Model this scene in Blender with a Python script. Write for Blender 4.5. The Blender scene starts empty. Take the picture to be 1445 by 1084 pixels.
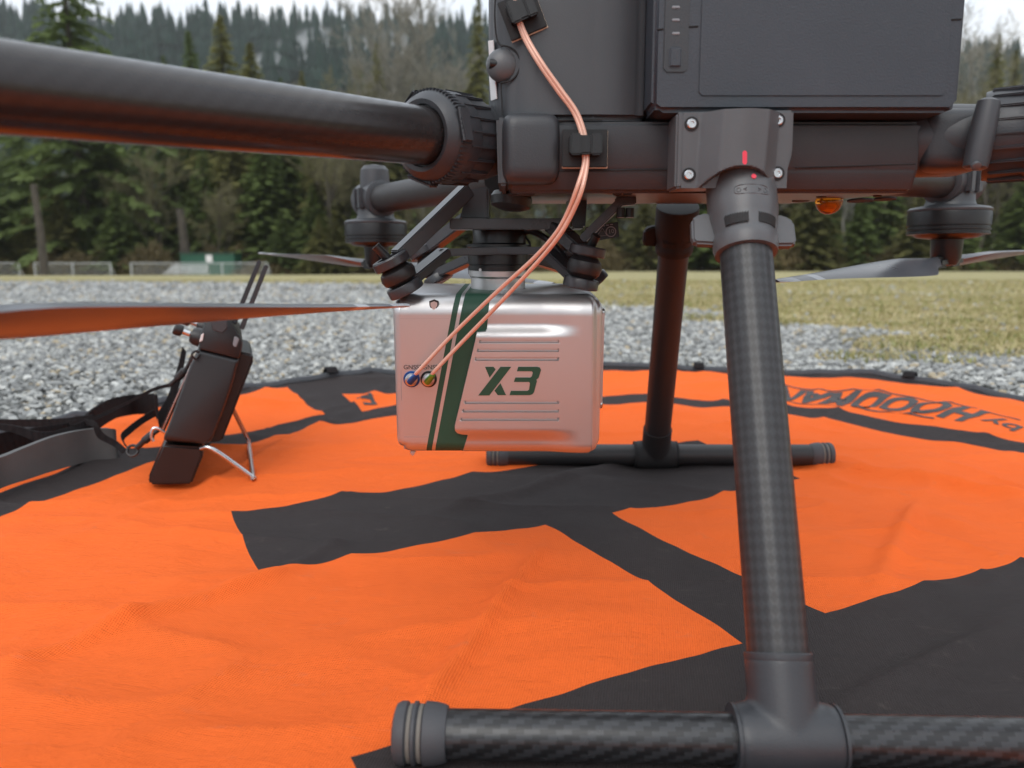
import bpy, bmesh, math, random
import numpy as np
from mathutils import Vector, Matrix, noise

random.seed(7)
SC = bpy.context.scene
COL = SC.collection
R = math.radians
V = Vector

# ------------------------------------------------------------------ camera, world, sun, exposure
FPX, CAMH, PITCH = 1086.0, 0.22, math.atan(162 / 1086.0)
cam_d = bpy.data.cameras.new('camera')
cam = bpy.data.objects.new('camera', cam_d)
COL.objects.link(cam)
cam.location = (0, 0, CAMH)
cam.rotation_euler = (math.pi / 2 - PITCH, 0, 0)
cam_d.sensor_width = 36
cam_d.lens = 36 * FPX / 1445
cam_d.clip_start, cam_d.clip_end = 0.02, 6000
cam_d.dof.use_dof = True
cam_d.dof.focus_distance = 0.50
cam_d.dof.aperture_fstop = 9.0
SC.camera = cam

world = bpy.data.worlds.new('World')
SC.world = world
world.use_nodes = True
wn, wl = world.node_tree.nodes, world.node_tree.links
wn.clear()
wout = wn.new('ShaderNodeOutputWorld')
sky = wn.new('ShaderNodeTexSky')
sky.sky_type = 'NISHITA'
sky.sun_disc = False
sky.sun_elevation, sky.sun_rotation = R(44), R(200)
bg1 = wn.new('ShaderNodeBackground')
bg1.inputs[1].default_value = 0.12
wl.new(sky.outputs[0], bg1.inputs[0])
tc = wn.new('ShaderNodeTexCoord')
sep = wn.new('ShaderNodeSeparateXYZ')
wl.new(tc.outputs['Generated'], sep.inputs[0])
grad = wn.new('ShaderNodeMapRange')          # overcast dome: brighter overhead
grad.inputs[1].default_value, grad.inputs[2].default_value = 0.0, 1.0
grad.inputs[3].default_value, grad.inputs[4].default_value = 0.86, 1.48
wl.new(sep.outputs[2], grad.inputs[0])
cmap = wn.new('ShaderNodeMapping')
cmap.inputs['Scale'].default_value = (1, 1, 2.6)
wl.new(tc.outputs['Generated'], cmap.inputs[0])
cn = wn.new('ShaderNodeTexNoise')
cn.inputs['Scale'].default_value = 3.2
cn.inputs['Detail'].default_value = 6
cn.inputs['Roughness'].default_value = 0.55
wl.new(cmap.outputs[0], cn.inputs[0])
cr = wn.new('ShaderNodeValToRGB')
cr.color_ramp.elements[0].position, cr.color_ramp.elements[1].position = 0.32, 0.66
cr.color_ramp.elements[0].color = (0.72, 0.84, 1.00, 1)
cr.color_ramp.elements[1].color = (1.13, 1.13, 1.12, 1)
wl.new(cn.outputs[0], cr.inputs[0])
bg2 = wn.new('ShaderNodeBackground')
wl.new(cr.outputs[0], bg2.inputs[0])
wl.new(grad.outputs[0], bg2.inputs[1])
wmix = wn.new('ShaderNodeMixShader')
wmix.inputs[0].default_value = 0.9
wl.new(bg1.outputs[0], wmix.inputs[1])
wl.new(bg2.outputs[0], wmix.inputs[2])
wl.new(wmix.outputs[0], wout.inputs[0])

sun_d = bpy.data.lights.new('sun', 'SUN')
sun_d.energy, sun_d.angle, sun_d.color = 1.2, R(38), (1.0, 0.96, 0.9)
sun = bpy.data.objects.new('sun', sun_d)
COL.objects.link(sun)
sun.rotation_euler = (R(46), 0, R(-20))

SC.view_settings.view_transform = 'Standard'
SC.view_settings.look = 'None'
SC.view_settings.exposure = 0.18
SC.view_settings.gamma = 1.0
SC.view_settings.use_curve_mapping = False
SC.render.engine = 'CYCLES'
SC.cycles.max_bounces = 8
SC.cycles.volume_bounces = 1

# ------------------------------------------------------------------ helpers
_c, _s = math.cos(PITCH), math.sin(PITCH)


def ray(px, py):
    x, y = (px - 722.5) / FPX, (542 - py) / FPX
    return x, _c + y * _s, -_s + y * _c


def at(px, py, Y):
    """Survey point: the place at depth Y metres that a sight line of the survey photograph passes."""
    d = ray(px, py)
    t = Y / d[1]
    return V((d[0] * t, Y, CAMH + d[2] * t))


def atz(px, py, z):
    d = ray(px, py)
    t = (z - CAMH) / d[2]
    return V((d[0] * t, d[1] * t, z))


def sstep(a, b, x):
    t = min(1.0, max(0.0, (x - a) / (b - a)))
    return t * t * (3 - 2 * t)


def tag(o, label=None, cat=None, group=None, kind=None):
    if label: o['label'] = label
    if cat: o['category'] = cat
    if group: o['group'] = group
    if kind: o['kind'] = kind
    return o


def empty(name, loc=(0, 0, 0)):
    o = bpy.data.objects.new(name, None)
    o.empty_display_size = 0.05
    COL.objects.link(o)
    o.location = loc
    return o


def link(name, me, parent=None, mats=()):
    o = bpy.data.objects.new(name, me)
    COL.objects.link(o)
    for m in mats if isinstance(mats, (list, tuple)) else (mats,):
        me.materials.append(m)
    if parent is not None:
        o.parent = parent
        # geometry is given in world coordinates: undo the parents' offsets
        p, off = parent, V((0, 0, 0))
        while p is not None:
            off = off + p.location
            p = p.parent
        o.location = -off
    return o


class MB:
    """Collects shapes in one bmesh and links them as one mesh object."""

    def __init__(self):
        self.bm = bmesh.new()
        self.uv = self.bm.loops.layers.uv.new('UVMap')

    def _merge(self, b2):
        me = bpy.data.meshes.new('tmp')
        b2.to_mesh(me)
        b2.free()
        self.bm.from_mesh(me)
        bpy.data.meshes.remove(me)
        return self

    def prism(self, poly, vec, bev=0.0, seg=2):
        """polygon (3D points) swept along vec, edges rounded by bev"""
        b = bmesh.new()
        b.loops.layers.uv.new('UVMap')
        vec = V(vec)
        lo = [b.verts.new(V(p)) for p in poly]
        hi = [b.verts.new(V(p) + vec) for p in poly]
        n = len(poly)
        b.faces.new(lo)
        b.faces.new(list(reversed(hi)))
        for i in range(n):
            j = (i + 1) % n
            b.faces.new((lo[j], lo[i], hi[i], hi[j]))
        bmesh.ops.recalc_face_normals(b, faces=b.faces[:])
        if bev > 0:
            bmesh.ops.bevel(b, geom=b.edges[:], offset=bev, segments=seg, affect='EDGES', clamp_overlap=True)
        return self._merge(b)

    def box(self, c, size, bev=0.0, rot=None, seg=2):
        b = bmesh.new()
        b.loops.layers.uv.new('UVMap')
        bmesh.ops.create_cube(b, size=1)
        for v in b.verts:
            v.co = V((v.co.x * size[0], v.co.y * size[1], v.co.z * size[2]))
        if bev > 0:
            bmesh.ops.bevel(b, geom=b.edges[:], offset=bev, segments=seg, affect='EDGES', clamp_overlap=True)
        M = Matrix.Translation(V(c))
        if rot is not None:
            M = M @ (rot.to_4x4() if hasattr(rot, 'to_4x4') else rot)
        bmesh.ops.transform(b, matrix=M, verts=b.verts[:])
        return self._merge(b)

    def lathe(self, prof, o, axis, seg=32, cap=True, arc=None):
        """prof: list of (radius, distance along axis)"""
        bm = self.bm
        o, ax = V(o), V(axis).normalized()
        a = ax.orthogonal().normalized()
        b = ax.cross(a)
        rings = []
        for r, h in prof:
            rings.append([bm.verts.new(o + ax * h + (a * math.cos(2 * math.pi * k / seg) + b * math.sin(2 * math.pi * k / seg)) * max(r, 1e-5)) for k in range(seg)])
        L = 0
        for i in range(len(prof) - 1):
            dl = math.hypot(prof[i + 1][0] - prof[i][0], prof[i + 1][1] - prof[i][1])
            for k in range(seg):
                j = (k + 1) % seg
                f = bm.faces.new((rings[i][k], rings[i][j], rings[i + 1][j], rings[i + 1][k]))
                for lp, uv in zip(f.loops, ((k / seg, L), ((k + 1) / seg, L), ((k + 1) / seg, L + dl), (k / seg, L + dl))):
                    lp[self.uv].uv = uv
            L += dl
        if cap:
            bm.faces.new(list(reversed(rings[0])))
            bm.faces.new(rings[-1])
        return self

    def tube(self, pts, r, seg=12, cap=True):
        bm = self.bm
        pts = [V(p) for p in pts]
        n = len(pts)
        rad = r if isinstance(r, (list, tuple)) else [r] * n
        t0 = (pts[1] - pts[0]).normalized()
        a = t0.orthogonal().normalized()
        rings, L, Ls = [], 0, []
        for i, p in enumerate(pts):
            t = ((pts[min(i + 1, n - 1)] - p).normalized() + (p - pts[max(i - 1, 0)]).normalized()).normalized()
            a = (a - t * a.dot(t)).normalized()
            b = t.cross(a)
            if i: L += (p - pts[i - 1]).length
            Ls.append(L)
            rings.append([bm.verts.new(p + (a * math.cos(2 * math.pi * k / seg) + b * math.sin(2 * math.pi * k / seg)) * rad[i]) for k in range(seg)])
        for i in range(n - 1):
            for k in range(seg):
                j = (k + 1) % seg
                f = bm.faces.new((rings[i][k], rings[i][j], rings[i + 1][j], rings[i + 1][k]))
                for lp, uv in zip(f.loops, ((k / seg, Ls[i]), ((k + 1) / seg, Ls[i]), ((k + 1) / seg, Ls[i + 1]), (k / seg, Ls[i + 1]))):
                    lp[self.uv].uv = uv
        if cap:
            bm.faces.new(list(reversed(rings[0])))
            bm.faces.new(rings[-1])
        return self

    def ball(self, c, r, seg=24, scale=(1, 1, 1)):
        b = bmesh.new()
        b.loops.layers.uv.new('UVMap')
        bmesh.ops.create_uvsphere(b, u_segments=seg, v_segments=seg // 2, radius=r)
        for v in b.verts:
            v.co = V((v.co.x * scale[0], v.co.y * scale[1], v.co.z * scale[2])) + V(c)
        return self._merge(b)

    def pillow(self, c, size, e=0.35, rot=None, seg=40):
        b = bmesh.new()
        b.loops.layers.uv.new('UVMap')
        bmesh.ops.create_uvsphere(b, u_segments=seg, v_segments=seg // 2, radius=1)
        sg = lambda v: math.copysign(abs(v) ** e, v)
        for v in b.verts:
            h = math.hypot(v.co.x, v.co.y)
            cx, cy = (v.co.x / h, v.co.y / h) if h > 1e-6 else (0, 0)
            v.co = V((sg(h) * sg(cx) * size[0] / 2, sg(h) * sg(cy) * size[1] / 2, sg(v.co.z) * size[2] / 2))
        Mx = Matrix.Translation(V(c))
        if rot is not None: Mx = Mx @ rot.to_4x4()
        bmesh.ops.transform(b, matrix=Mx, verts=b.verts[:])
        return self._merge(b)

    def ribbon(self, secs, thick=0.0015):
        """secs: (top point, bottom point) pairs of a woven band"""
        bm = self.bm
        q = []
        for i, (a, b) in enumerate(secs):
            a, b = V(a), V(b)
            t = V(secs[min(i + 1, len(secs) - 1)][0]) - V(secs[max(i - 1, 0)][0])
            nrm = (a - b).cross(t)
            nrm = nrm.normalized() * thick if nrm.length > 1e-9 else V((0, thick, 0))
            q.append([bm.verts.new(a), bm.verts.new(b), bm.verts.new(b + nrm), bm.verts.new(a + nrm)])
        for i in range(len(q) - 1):
            for k in range(4):
                j = (k + 1) % 4
                bm.faces.new((q[i][k], q[i][j], q[i + 1][j], q[i + 1][k]))
        bm.faces.new(q[0])
        bm.faces.new(list(reversed(q[-1])))
        return self

    def build(self, name, mats, parent=None, sharp=32):
        me = bpy.data.meshes.new(name)
        bmesh.ops.recalc_face_normals(self.bm, faces=self.bm.faces[:])
        self.bm.to_mesh(me)
        self.bm.free()
        me.shade_smooth()
        if sharp:
            me.set_sharp_from_angle(angle=R(sharp))
        return link(name, me, parent, mats)


def np_mesh(name, verts, faces, mats, parent=None, smooth=False):
    """verts (n,3), faces (m,k) arrays"""
    verts, faces = np.asarray(verts, np.float32), np.asarray(faces, np.int32)
    me = bpy.data.meshes.new(name)
    k = faces.shape[1]
    me.vertices.add(len(verts))
    me.vertices.foreach_set('co', verts.ravel())
    me.loops.add(faces.size)
    me.loops.foreach_set('vertex_index', faces.ravel())
    me.polygons.add(len(faces))
    me.polygons.foreach_set('loop_start', np.arange(0, faces.size, k, dtype=np.int32))
    me.update(calc_edges=True)
    if smooth:
        me.shade_smooth()
    else:
        me.shade_flat()
    return link(name, me, parent, mats)


def catmull(pts, n=8):
    pts = [V(p) for p in pts]
    out = []
    P = [pts[0] * 2 - pts[1]] + pts + [pts[-1] * 2 - pts[-2]]
    for i in range(1, len(P) - 2):
        for k in range(n):
            t = k / n
            a, b, c, d = P[i - 1], P[i], P[i + 1], P[i + 2]
            out.append(0.5 * ((2 * b) + (c - a) * t + (2 * a - 5 * b + 4 * c - d) * t * t + (3 * b - a - 3 * c + d) * t ** 3))
    out.append(pts[-1])
    return out


# ------------------------------------------------------------------ materials
class NT:
    def __init__(self, name):
        self.m = bpy.data.materials.new(name)
        self.m.use_nodes = True
        self.n, self.l = self.m.node_tree.nodes, self.m.node_tree.links
        self.b = self.n['Principled BSDF']

    def node(self, t, **kw):
        nd = self.n.new(t)
        for k, v in kw.items():
            setattr(nd, k, v)
        return nd

    def put(self, sock, v):
        if hasattr(v, 'is_linked'):
            self.l.new(v, sock)
        else:
            sock.default_value = v

    def math(self, op, a, b=0.0, c=0.0):
        nd = self.node('ShaderNodeMath', operation=op)
        for i, v in enumerate((a, b, c)):
            self.put(nd.inputs[i], v)
        return nd.outputs[0]

    def mix(self, f, a, b):
        nd = self.node('ShaderNodeMix', data_type='RGBA')
        self.put(nd.inputs[0], f)
        for s, v in ((6, a), (7, b)):
            self.put(nd.inputs[s], v if hasattr(v, 'is_linked') else (*v[:3], 1))
        return nd.outputs[2]

    def coord(self, kind='Object', scale=(1, 1, 1)):
        c = self.node('ShaderNodeTexCoord').outputs[kind]
        if scale != (1, 1, 1):
            mp = self.node('ShaderNodeMapping')
            mp.inputs['Scale'].default_value = scale
            self.l.new(c, mp.inputs[0])
            c = mp.outputs[0]
        return c

    def noise(self, scale, detail=4, rough=0.55, co=None, dist=0.0):
        nd = self.node('ShaderNodeTexNoise')
        nd.inputs['Scale'].default_value = scale
        nd.inputs['Detail'].default_value = detail
        nd.inputs['Roughness'].default_value = rough
        nd.inputs['Distortion'].default_value = dist
        self.l.new(co if co is not None else self.coord(), nd.inputs['Vector'])
        return nd.outputs[0]

    def ramp(self, f, stops):
        nd = self.node('ShaderNodeValToRGB')
        el = nd.color_ramp.elements
        while len(el) < len(stops):
            el.new(0.5)
        for e, (p, c) in zip(el, stops):
            e.position = p
            e.color = (*c[:3], 1) if isinstance(c, (tuple, list)) else (c, c, c, 1)
        self.l.new(f, nd.inputs[0])
        return nd.outputs[0]

    def bump(self, h, strength=0.2, dist=0.001, normal=None):
        nd = self.node('ShaderNodeBump')
        nd.inputs['Strength'].default_value = strength
        nd.inputs['Distance'].default_value = dist
        self.l.new(h, nd.inputs['Height'])
        if normal is not None:
            self.l.new(normal, nd.inputs['Normal'])
        return nd.outputs[0]

    def fin(self, col=None, rough=None, metal=None, normal=None, **kw):
        for nm, v in (('Base Color', col), ('Roughness', rough), ('Metallic', metal), ('Normal', normal)):
            if v is not None:
                if nm == 'Base Color' and not hasattr(v, 'is_linked'):
                    v = (*v[:3], 1)
                self.put(self.b.inputs[nm], v)
        for k, v in kw.items():
            self.put(self.b.inputs[k.replace('_', ' ')], v)
        return self.m


def plastic(name, col, rough=0.5, grain=1800, bump=0.15, var=0.25, metal=0.0, spec=0.5):
    t = NT(name)
    n1 = t.noise(grain, 2)
    n2 = t.noise(14, 5, 0.6)
    c = t.mix(n2, [x * (1 - var) for x in col], [x * (1 + var) for x in col])
    rg = t.math('ADD', rough - 0.08, t.math('MULTIPLY', n2, 0.16))
    if grain >= 1200 and metal == 0:
        du = t.ramp(t.noise(70, 8, 0.78), [(0.56, 0.0), (0.80, 1.0)])
        c = t.mix(t.math('MULTIPLY', du, 0.07), c, (0.20, 0.19, 0.18))
        n1 = t.noise(grain * 0.55, 3)
        bump *= 1.5
    return t.fin(c, rg, metal, t.bump(n1, bump, 0.0004), Specular_IOR_Level=spec)


def carbon(name, nu, pitch, mode, lo=(0.014, 0.014, 0.015), hi=(0.034, 0.035, 0.038), rough=0.40, bump=0.25, spec=0.5):
    t = NT(name)
    uv = t.node('ShaderNodeSeparateXYZ')
    t.l.new(t.node('ShaderNodeTexCoord').outputs['UV'], uv.inputs[0])
    a = t.math('MULTIPLY', uv.outputs[0], nu)
    b = t.math('DIVIDE', uv.outputs[1], pitch)
    if mode == 'twill':
        k = t.math('FLOORED_MODULO', t.math('ADD', t.math('FLOOR', a), t.math('FLOOR', b)), 4.0)
        m = t.math('LESS_THAN', k, 1.5)
    else:                                   # braid: rows of lozenges
        fa = t.math('ABSOLUTE', t.math('SUBTRACT', t.math('FRACT', a), 0.5))
        fb = t.math('ABSOLUTE', t.math('SUBTRACT', t.math('FRACT', b), 0.5))
        m = t.math('MULTIPLY', t.math('SUBTRACT', t.math('ADD', fa, fb), 0.32), 2.6)
        m = t.math('MINIMUM', t.math('MAXIMUM', m, 0.0), 1.0)
    nz = t.noise(220, 3)
    m2 = t.math('MULTIPLY', m, t.math('ADD', 0.6, t.math('MULTIPLY', nz, 0.8)))
    c = t.mix(m2, lo, hi)  # fibre-direction sheen of the weave painted in as two tones
    rg = t.math('SUBTRACT', rough, t.math('MULTIPLY', m2, 0.05))
    return t.fin(c, rg, 0.0, t.bump(m, bump, 0.0003), Specular_IOR_Level=spec)


M = {}
M['shell'] = plastic('grey_plastic', (0.046, 0.049, 0.055), 0.44, 2200, 0.12)
M['shell2'] = plastic('dark_grey_plastic', (0.032, 0.034, 0.039), 0.40, 2000, 0.2)
M['battery'] = plastic('battery_plastic', (0.034, 0.040, 0.051), 0.46, 1600, 0.3)
M['bracket'] = plastic('grey_cast_metal', (0.085, 0.088, 0.094), 0.38, 2400, 0.10, metal=0.0)
M['frame'] = plastic('satin_dark_metal', (0.040, 0.041, 0.046), 0.30, 2400, 0.05)
M['black'] = plastic('black_plastic', (0.010, 0.010, 0.011), 0.36, 1500, 0.08)
M['matte'] = plastic('black_matte', (0.010, 0.010, 0.011), 0.7, 900, 0.1)
M['rubber'] = plastic('black_rubber', (0.018, 0.017, 0.018), 0.42, 700, 0.06)
M['grip'] = plastic('grip_rubber', (0.016, 0.016, 0.018), 0.38, 900, 0.2)
M['capring'] = plastic('worn_rubber_ring', (0.17, 0.155, 0.135), 0.8, 500, 0.4, 0.45)
M['capgrey'] = plastic('grey_rubber', (0.055, 0.056, 0.062), 0.6, 900, 0.2)
M['foam'] = plastic('pale_foam', (0.75, 0.6, 0.45), 0.8)
M['steel'] = plastic('bright_steel', (0.58, 0.58, 0.59), 0.28, 900, 0.03, 0.1, 1.0)
M['red'] = plastic('red_paint', (0.75, 0.05, 0.09), 0.5, 900, 0.02, 0.1)
M['led'] = plastic('grey_led_window', (0.22, 0.23, 0.25), 0.4, 900, 0.02, 0.05)
M['white'] = plastic('white_label', (0.72, 0.70, 0.70), 0.5, 900, 0.02, 0.05)
M['ink'] = plastic('grey_print', (0.28, 0.28, 0.29), 0.6, 900, 0.02, 0.05)
M['darkink'] = plastic('dark_print', (0.028, 0.024, 0.024), 0.6, 900, 0.02, 0.05)
M['green'] = plastic('green_paint', (0.012, 0.062, 0.034), 0.45, 2000, 0.05, 0.12)
M['blue'] = plastic('blue_anodised', (0.02, 0.09, 0.33), 0.3, 900, 0.03, 0.1, 0.6)
M['lime'] = plastic('green_anodised', (0.16, 0.36, 0.05), 0.3, 900, 0.03, 0.1, 0.6)
M['prop'] = plastic('propeller_grey', (0.075, 0.078, 0.088), 0.30, 1200, 0.1)
M['proptip'] = plastic('propeller_silver_band', (0.42, 0.43, 0.45), 0.35, 1200, 0.05, 0.1)
M['carbon_leg'] = carbon('carbon_braid', 22, 0.0056, 'braid', (0.018, 0.018, 0.019), (0.030, 0.031, 0.034), .42, .16)
M['carbon_arm'] = carbon('carbon_arm', 48, 0.0024, 'twill', (0.021, 0.018, 0.018), (0.024, 0.021, 0.021), .27, .02, .5)
M['carbon_skid'] = carbon('carbon_twill', 32, 0.0034, 'twill', (0.012, 0.012, 0.013), (0.030, 0.031, 0.034), .33, .2)
M['dull_tube'] = plastic('dull_black_tube', (0.022, 0.021, 0.022), 0.5, 1200, 0.15)

t = NT('silver_aluminium')
n1, n2 = t.noise(2600, 2), t.noise(30, 4)
SILVER_COL = (0.60, 0.59, 0.59)
M['silver'] = t.fin(SILVER_COL, t.math('ADD', 0.38, t.math('MULTIPLY', n2, 0.05)), 0.93)

t = NT('amber_glass')
M['amber'] = t.fin((0.9, 0.35, 0.04), 0.08, 0.0, Transmission_Weight=0.85, IOR=1.45)

t = NT('copper_braid_cable')
uvn = t.node('ShaderNodeSeparateXYZ')
t.l.new(t.node('ShaderNodeTexCoord').outputs['UV'], uvn.inputs[0])
st = t.math('SINE', t.math('ADD', t.math('MULTIPLY', uvn.outputs[1], 4200.0), t.math('MULTIPLY', uvn.outputs[0], 25.13)))
st2 = t.math('SINE', t.math('SUBTRACT', t.math('MULTIPLY', uvn.outputs[1], 4200.0), t.math('MULTIPLY', uvn.outputs[0], 25.13)))
br = t.math('ADD', 0.5, t.math('MULTIPLY', t.math('MULTIPLY', st, st2), 0.5))
M['cable'] = t.fin(t.mix(br, (0.62, 0.27, 0.18), (0.86, 0.56, 0.44)), 0.3, 0.15, t.bump(br, 0.25, 0.0002), Coat_Weight=0.5)


def fabric(name, ca, cb, per=0.0019, spec=0.12):
    t = NT(name)
    co = t.coord()
    sp = t.node('ShaderNodeSeparateXYZ')
    t.l.new(co, sp.inputs[0])
    w = 2 * math.pi / per
    ux = t.math('ADD', t.math('MULTIPLY', sp.outputs[0], 0.82 * w), t.math('MULTIPLY', sp.outputs[1], 0.57 * w))
    uy = t.math('SUBTRACT', t.math('MULTIPLY', sp.outputs[1], 0.82 * w), t.math('MULTIPLY', sp.outputs[0], 0.57 * w))
    wv = t.math('ADD', 0.5, t.math('MULTIPLY', t.math('MULTIPLY', t.math('SINE', ux), t.math('SINE', uy)), 0.5))
    n1 = t.noise(9, 5, 0.6)
    n2 = t.noise(34, 6, 0.65, t.coord('Object', (1, 2.4, 1)), 0.6)
    n3 = t.noise(420, 2)
    c = t.mix(t.math('ADD', t.math('MULTIPLY', wv, 0.62), t.math('MULTIPLY', n1, 0.38)), ca, cb)
    dirt = t.ramp(t.noise(55, 7, 0.7), [(0.62, 0.0), (0.80, 1.0)])
    scuff = t.ramp(t.noise(16, 8, 0.75, t.coord('Object', (1, 3.5, 1)), 1.5), [(0.60, 0.0), (0.78, 1.0)])
    dm = t.math('MULTIPLY', t.math('ADD', dirt, scuff), 0.24)
    dust = (0.24, 0.20, 0.17)
    c = t.mix(dm, c, dust)
    nb = t.bump(t.math('ADD', n2, t.math('MULTIPLY', n1, 2.0)), 0.5, 0.006)
    nb = t.bump(wv, 0.7, 0.0007, nb)
    nb = t.bump(n3, 0.10, 0.0006, nb)
    return t.fin(c, 0.8, 0.0, nb, Specular_IOR_Level=spec)


M['orange'] = fabric('orange_nylon', (0.80, 0.118, 0.020), (0.92, 0.172, 0.031))
M['blackcloth'] = fabric('black_nylon', (0.026, 0.021, 0.021), (0.058, 0.050, 0.050))
M['binding'] = fabric('grey_binding', (0.055, 0.06, 0.068), (0.10, 0.105, 0.115))
M['webbing'] = fabric('black_webbing', (0.010, 0.009, 0.010), (0.022, 0.020, 0.021), 0.002)
M['padding'] = plastic('grey_padding', (0.095, 0.095, 0.095), 0.85, 700, 0.8, 0.55)

# ------------------------------------------------------------------ ground
def grass_border(y):
    xs = [(-50, 1.6), (1.0, 1.55), (1.47, 1.2), (2.3, 1.02), (3.0, 0.82), (4.2, 0.58), (7, -0.2), (10.5, -2.2), (12.5, -8), (13.5, -40), (16, -400), (5000, -9000)]
    for (a, xa), (b, xb) in zip(xs, xs[1:]):
        if y <= b:
            return xa + (xb - xa) * (y - a) / (b - a)
    return -9000


def ground_z(x, y):
    z = 0.026 * sstep(0.72, 1.42, y)
    z -= 0.45 * sstep(18, 70, y) * sstep(14, -35, x)
    if y > 110:
        z -= 0
    return z


def axis_steps(lo, hi, fine, far, grow):
    out, x, d = [lo], lo, fine
    while x < far:
        x += d
        out.append(x)
        if x > hi:
            d *= grow
    return out


ys = axis_steps(-2.5, 6.0, 0.06, 3000, 1.10)
ys = [-3000, -800, -200, -60, -20, -8, -4] + ys
xr = axis_steps(0.0, 4.0, 0.06, 3000, 1.11)
xs = [-x for x in reversed(xr[1:])] + xr
gv, gf, gm = [], [], []
for y in ys:
    for x in xs:
        gv.append((x, y, ground_z(x, y) + 0.008 * (noise.noise(V((x * 1.3, y * 1.3, 0))) if abs(x) < 30 and -5 < y < 30 else 0) * (1 - sstep(0.9, 0.5, math.hypot(x - .1, y - .55)))
                   - 0.006))
        gm.append((x - grass_border(y)) / max(0.35, 0.10 * y))
nx = len(xs)
for j in range(len(ys) - 1):
    for i in range(nx - 1):
        a = j * nx + i
        gf.append((a, a + 1, a + nx + 1, a + nx))

t = NT('gravel_and_grass')
at_ = t.node('ShaderNodeAttribute', attribute_name='grassy')
co = t.coord()
nb = t.noise(2.2, 5, 0.65, co)
msk = t.math('ADD', at_.outputs['Fac'], t.math('MULTIPLY', t.math('SUBTRACT', nb, 0.5), 2.4))
msk = t.math('MINIMUM', t.math('MAXIMUM', t.math('ADD', msk, 0.35), 0.0), 1.0)
vor = t.node('ShaderNodeTexVoronoi')
vor.inputs['Scale'].default_value = 42
t.l.new(co, vor.inputs['Vector'])
gcol = t.ramp(t.node('ShaderNodeSeparateColor').outputs[0], [(0, 0.2), (1, 0.2)])
sepc = t.node('ShaderNodeSeparateColor')
t.l.new(vor.outputs['Color'], sepc.inputs[0])
gcol = t.ramp(sepc.outputs[0], [(0.0, (0.12, 0.125, 0.125)), (0.45, (0.27, 0.278, 0.27)), (0.8, (0.42, 0.426, 0.41)), (0.93, (0.54, 0.545, 0.52)), (1.0, (0.42, 0.34, 0.22))])
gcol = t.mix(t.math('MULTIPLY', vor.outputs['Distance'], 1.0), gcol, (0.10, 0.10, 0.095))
gn = t.noise(1.1, 6, 0.65, co)
gn2 = t.noise(24, 5, 0.7, co)
gn4 = t.noise(0.10, 4, 0.6, co)
grass = t.ramp(gn, [(0.30, (0.27, 0.235, 0.12)), (0.48, (0.24, 0.23, 0.10)), (0.62, (0.34, 0.30, 0.15)), (0.8, (0.19, 0.15, 0.09))])
grass = t.mix(gn2, grass, (0.35, 0.305, 0.175))
grass = t.mix(t.math('MULTIPLY', gn4, 0.6), grass, (0.36, 0.315, 0.15))
hgt = t.math('ADD', t.math('MULTIPLY', vor.outputs['Distance'], -1.0), t.math('MULTIPLY', gn2, 0.5))
M['ground'] = t.fin(t.mix(msk, gcol, grass), 0.9, 0.0, t.bump(hgt, 0.8, 0.02), Specular_IOR_Level=0.2)
g = np_mesh('ground', gv, gf, M['ground'], smooth=True)
attr = g.data.attributes.new('grassy', 'FLOAT', 'POINT')
attr.data.foreach_set('value', np.clip(np.array(gm, np.float32), -3, 3))
tag(g, kind='structure')

# gravel stones, real geometry on the near ground
rs = np.random.default_rng(3)
MATC = V((0.15, 0.55, 0))


def ico():
    b = bmesh.new()
    bmesh.ops.create_icosphere(b, subdivisions=1, radius=1)
    b.verts.ensure_lookup_table()
    v = np.array([x.co[:] for x in b.verts], np.float32)
    f = np.array([[y.index for y in x.verts] for x in b.faces], np.int32)
    b.free()
    return v, f


IV, IF = ico()


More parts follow.
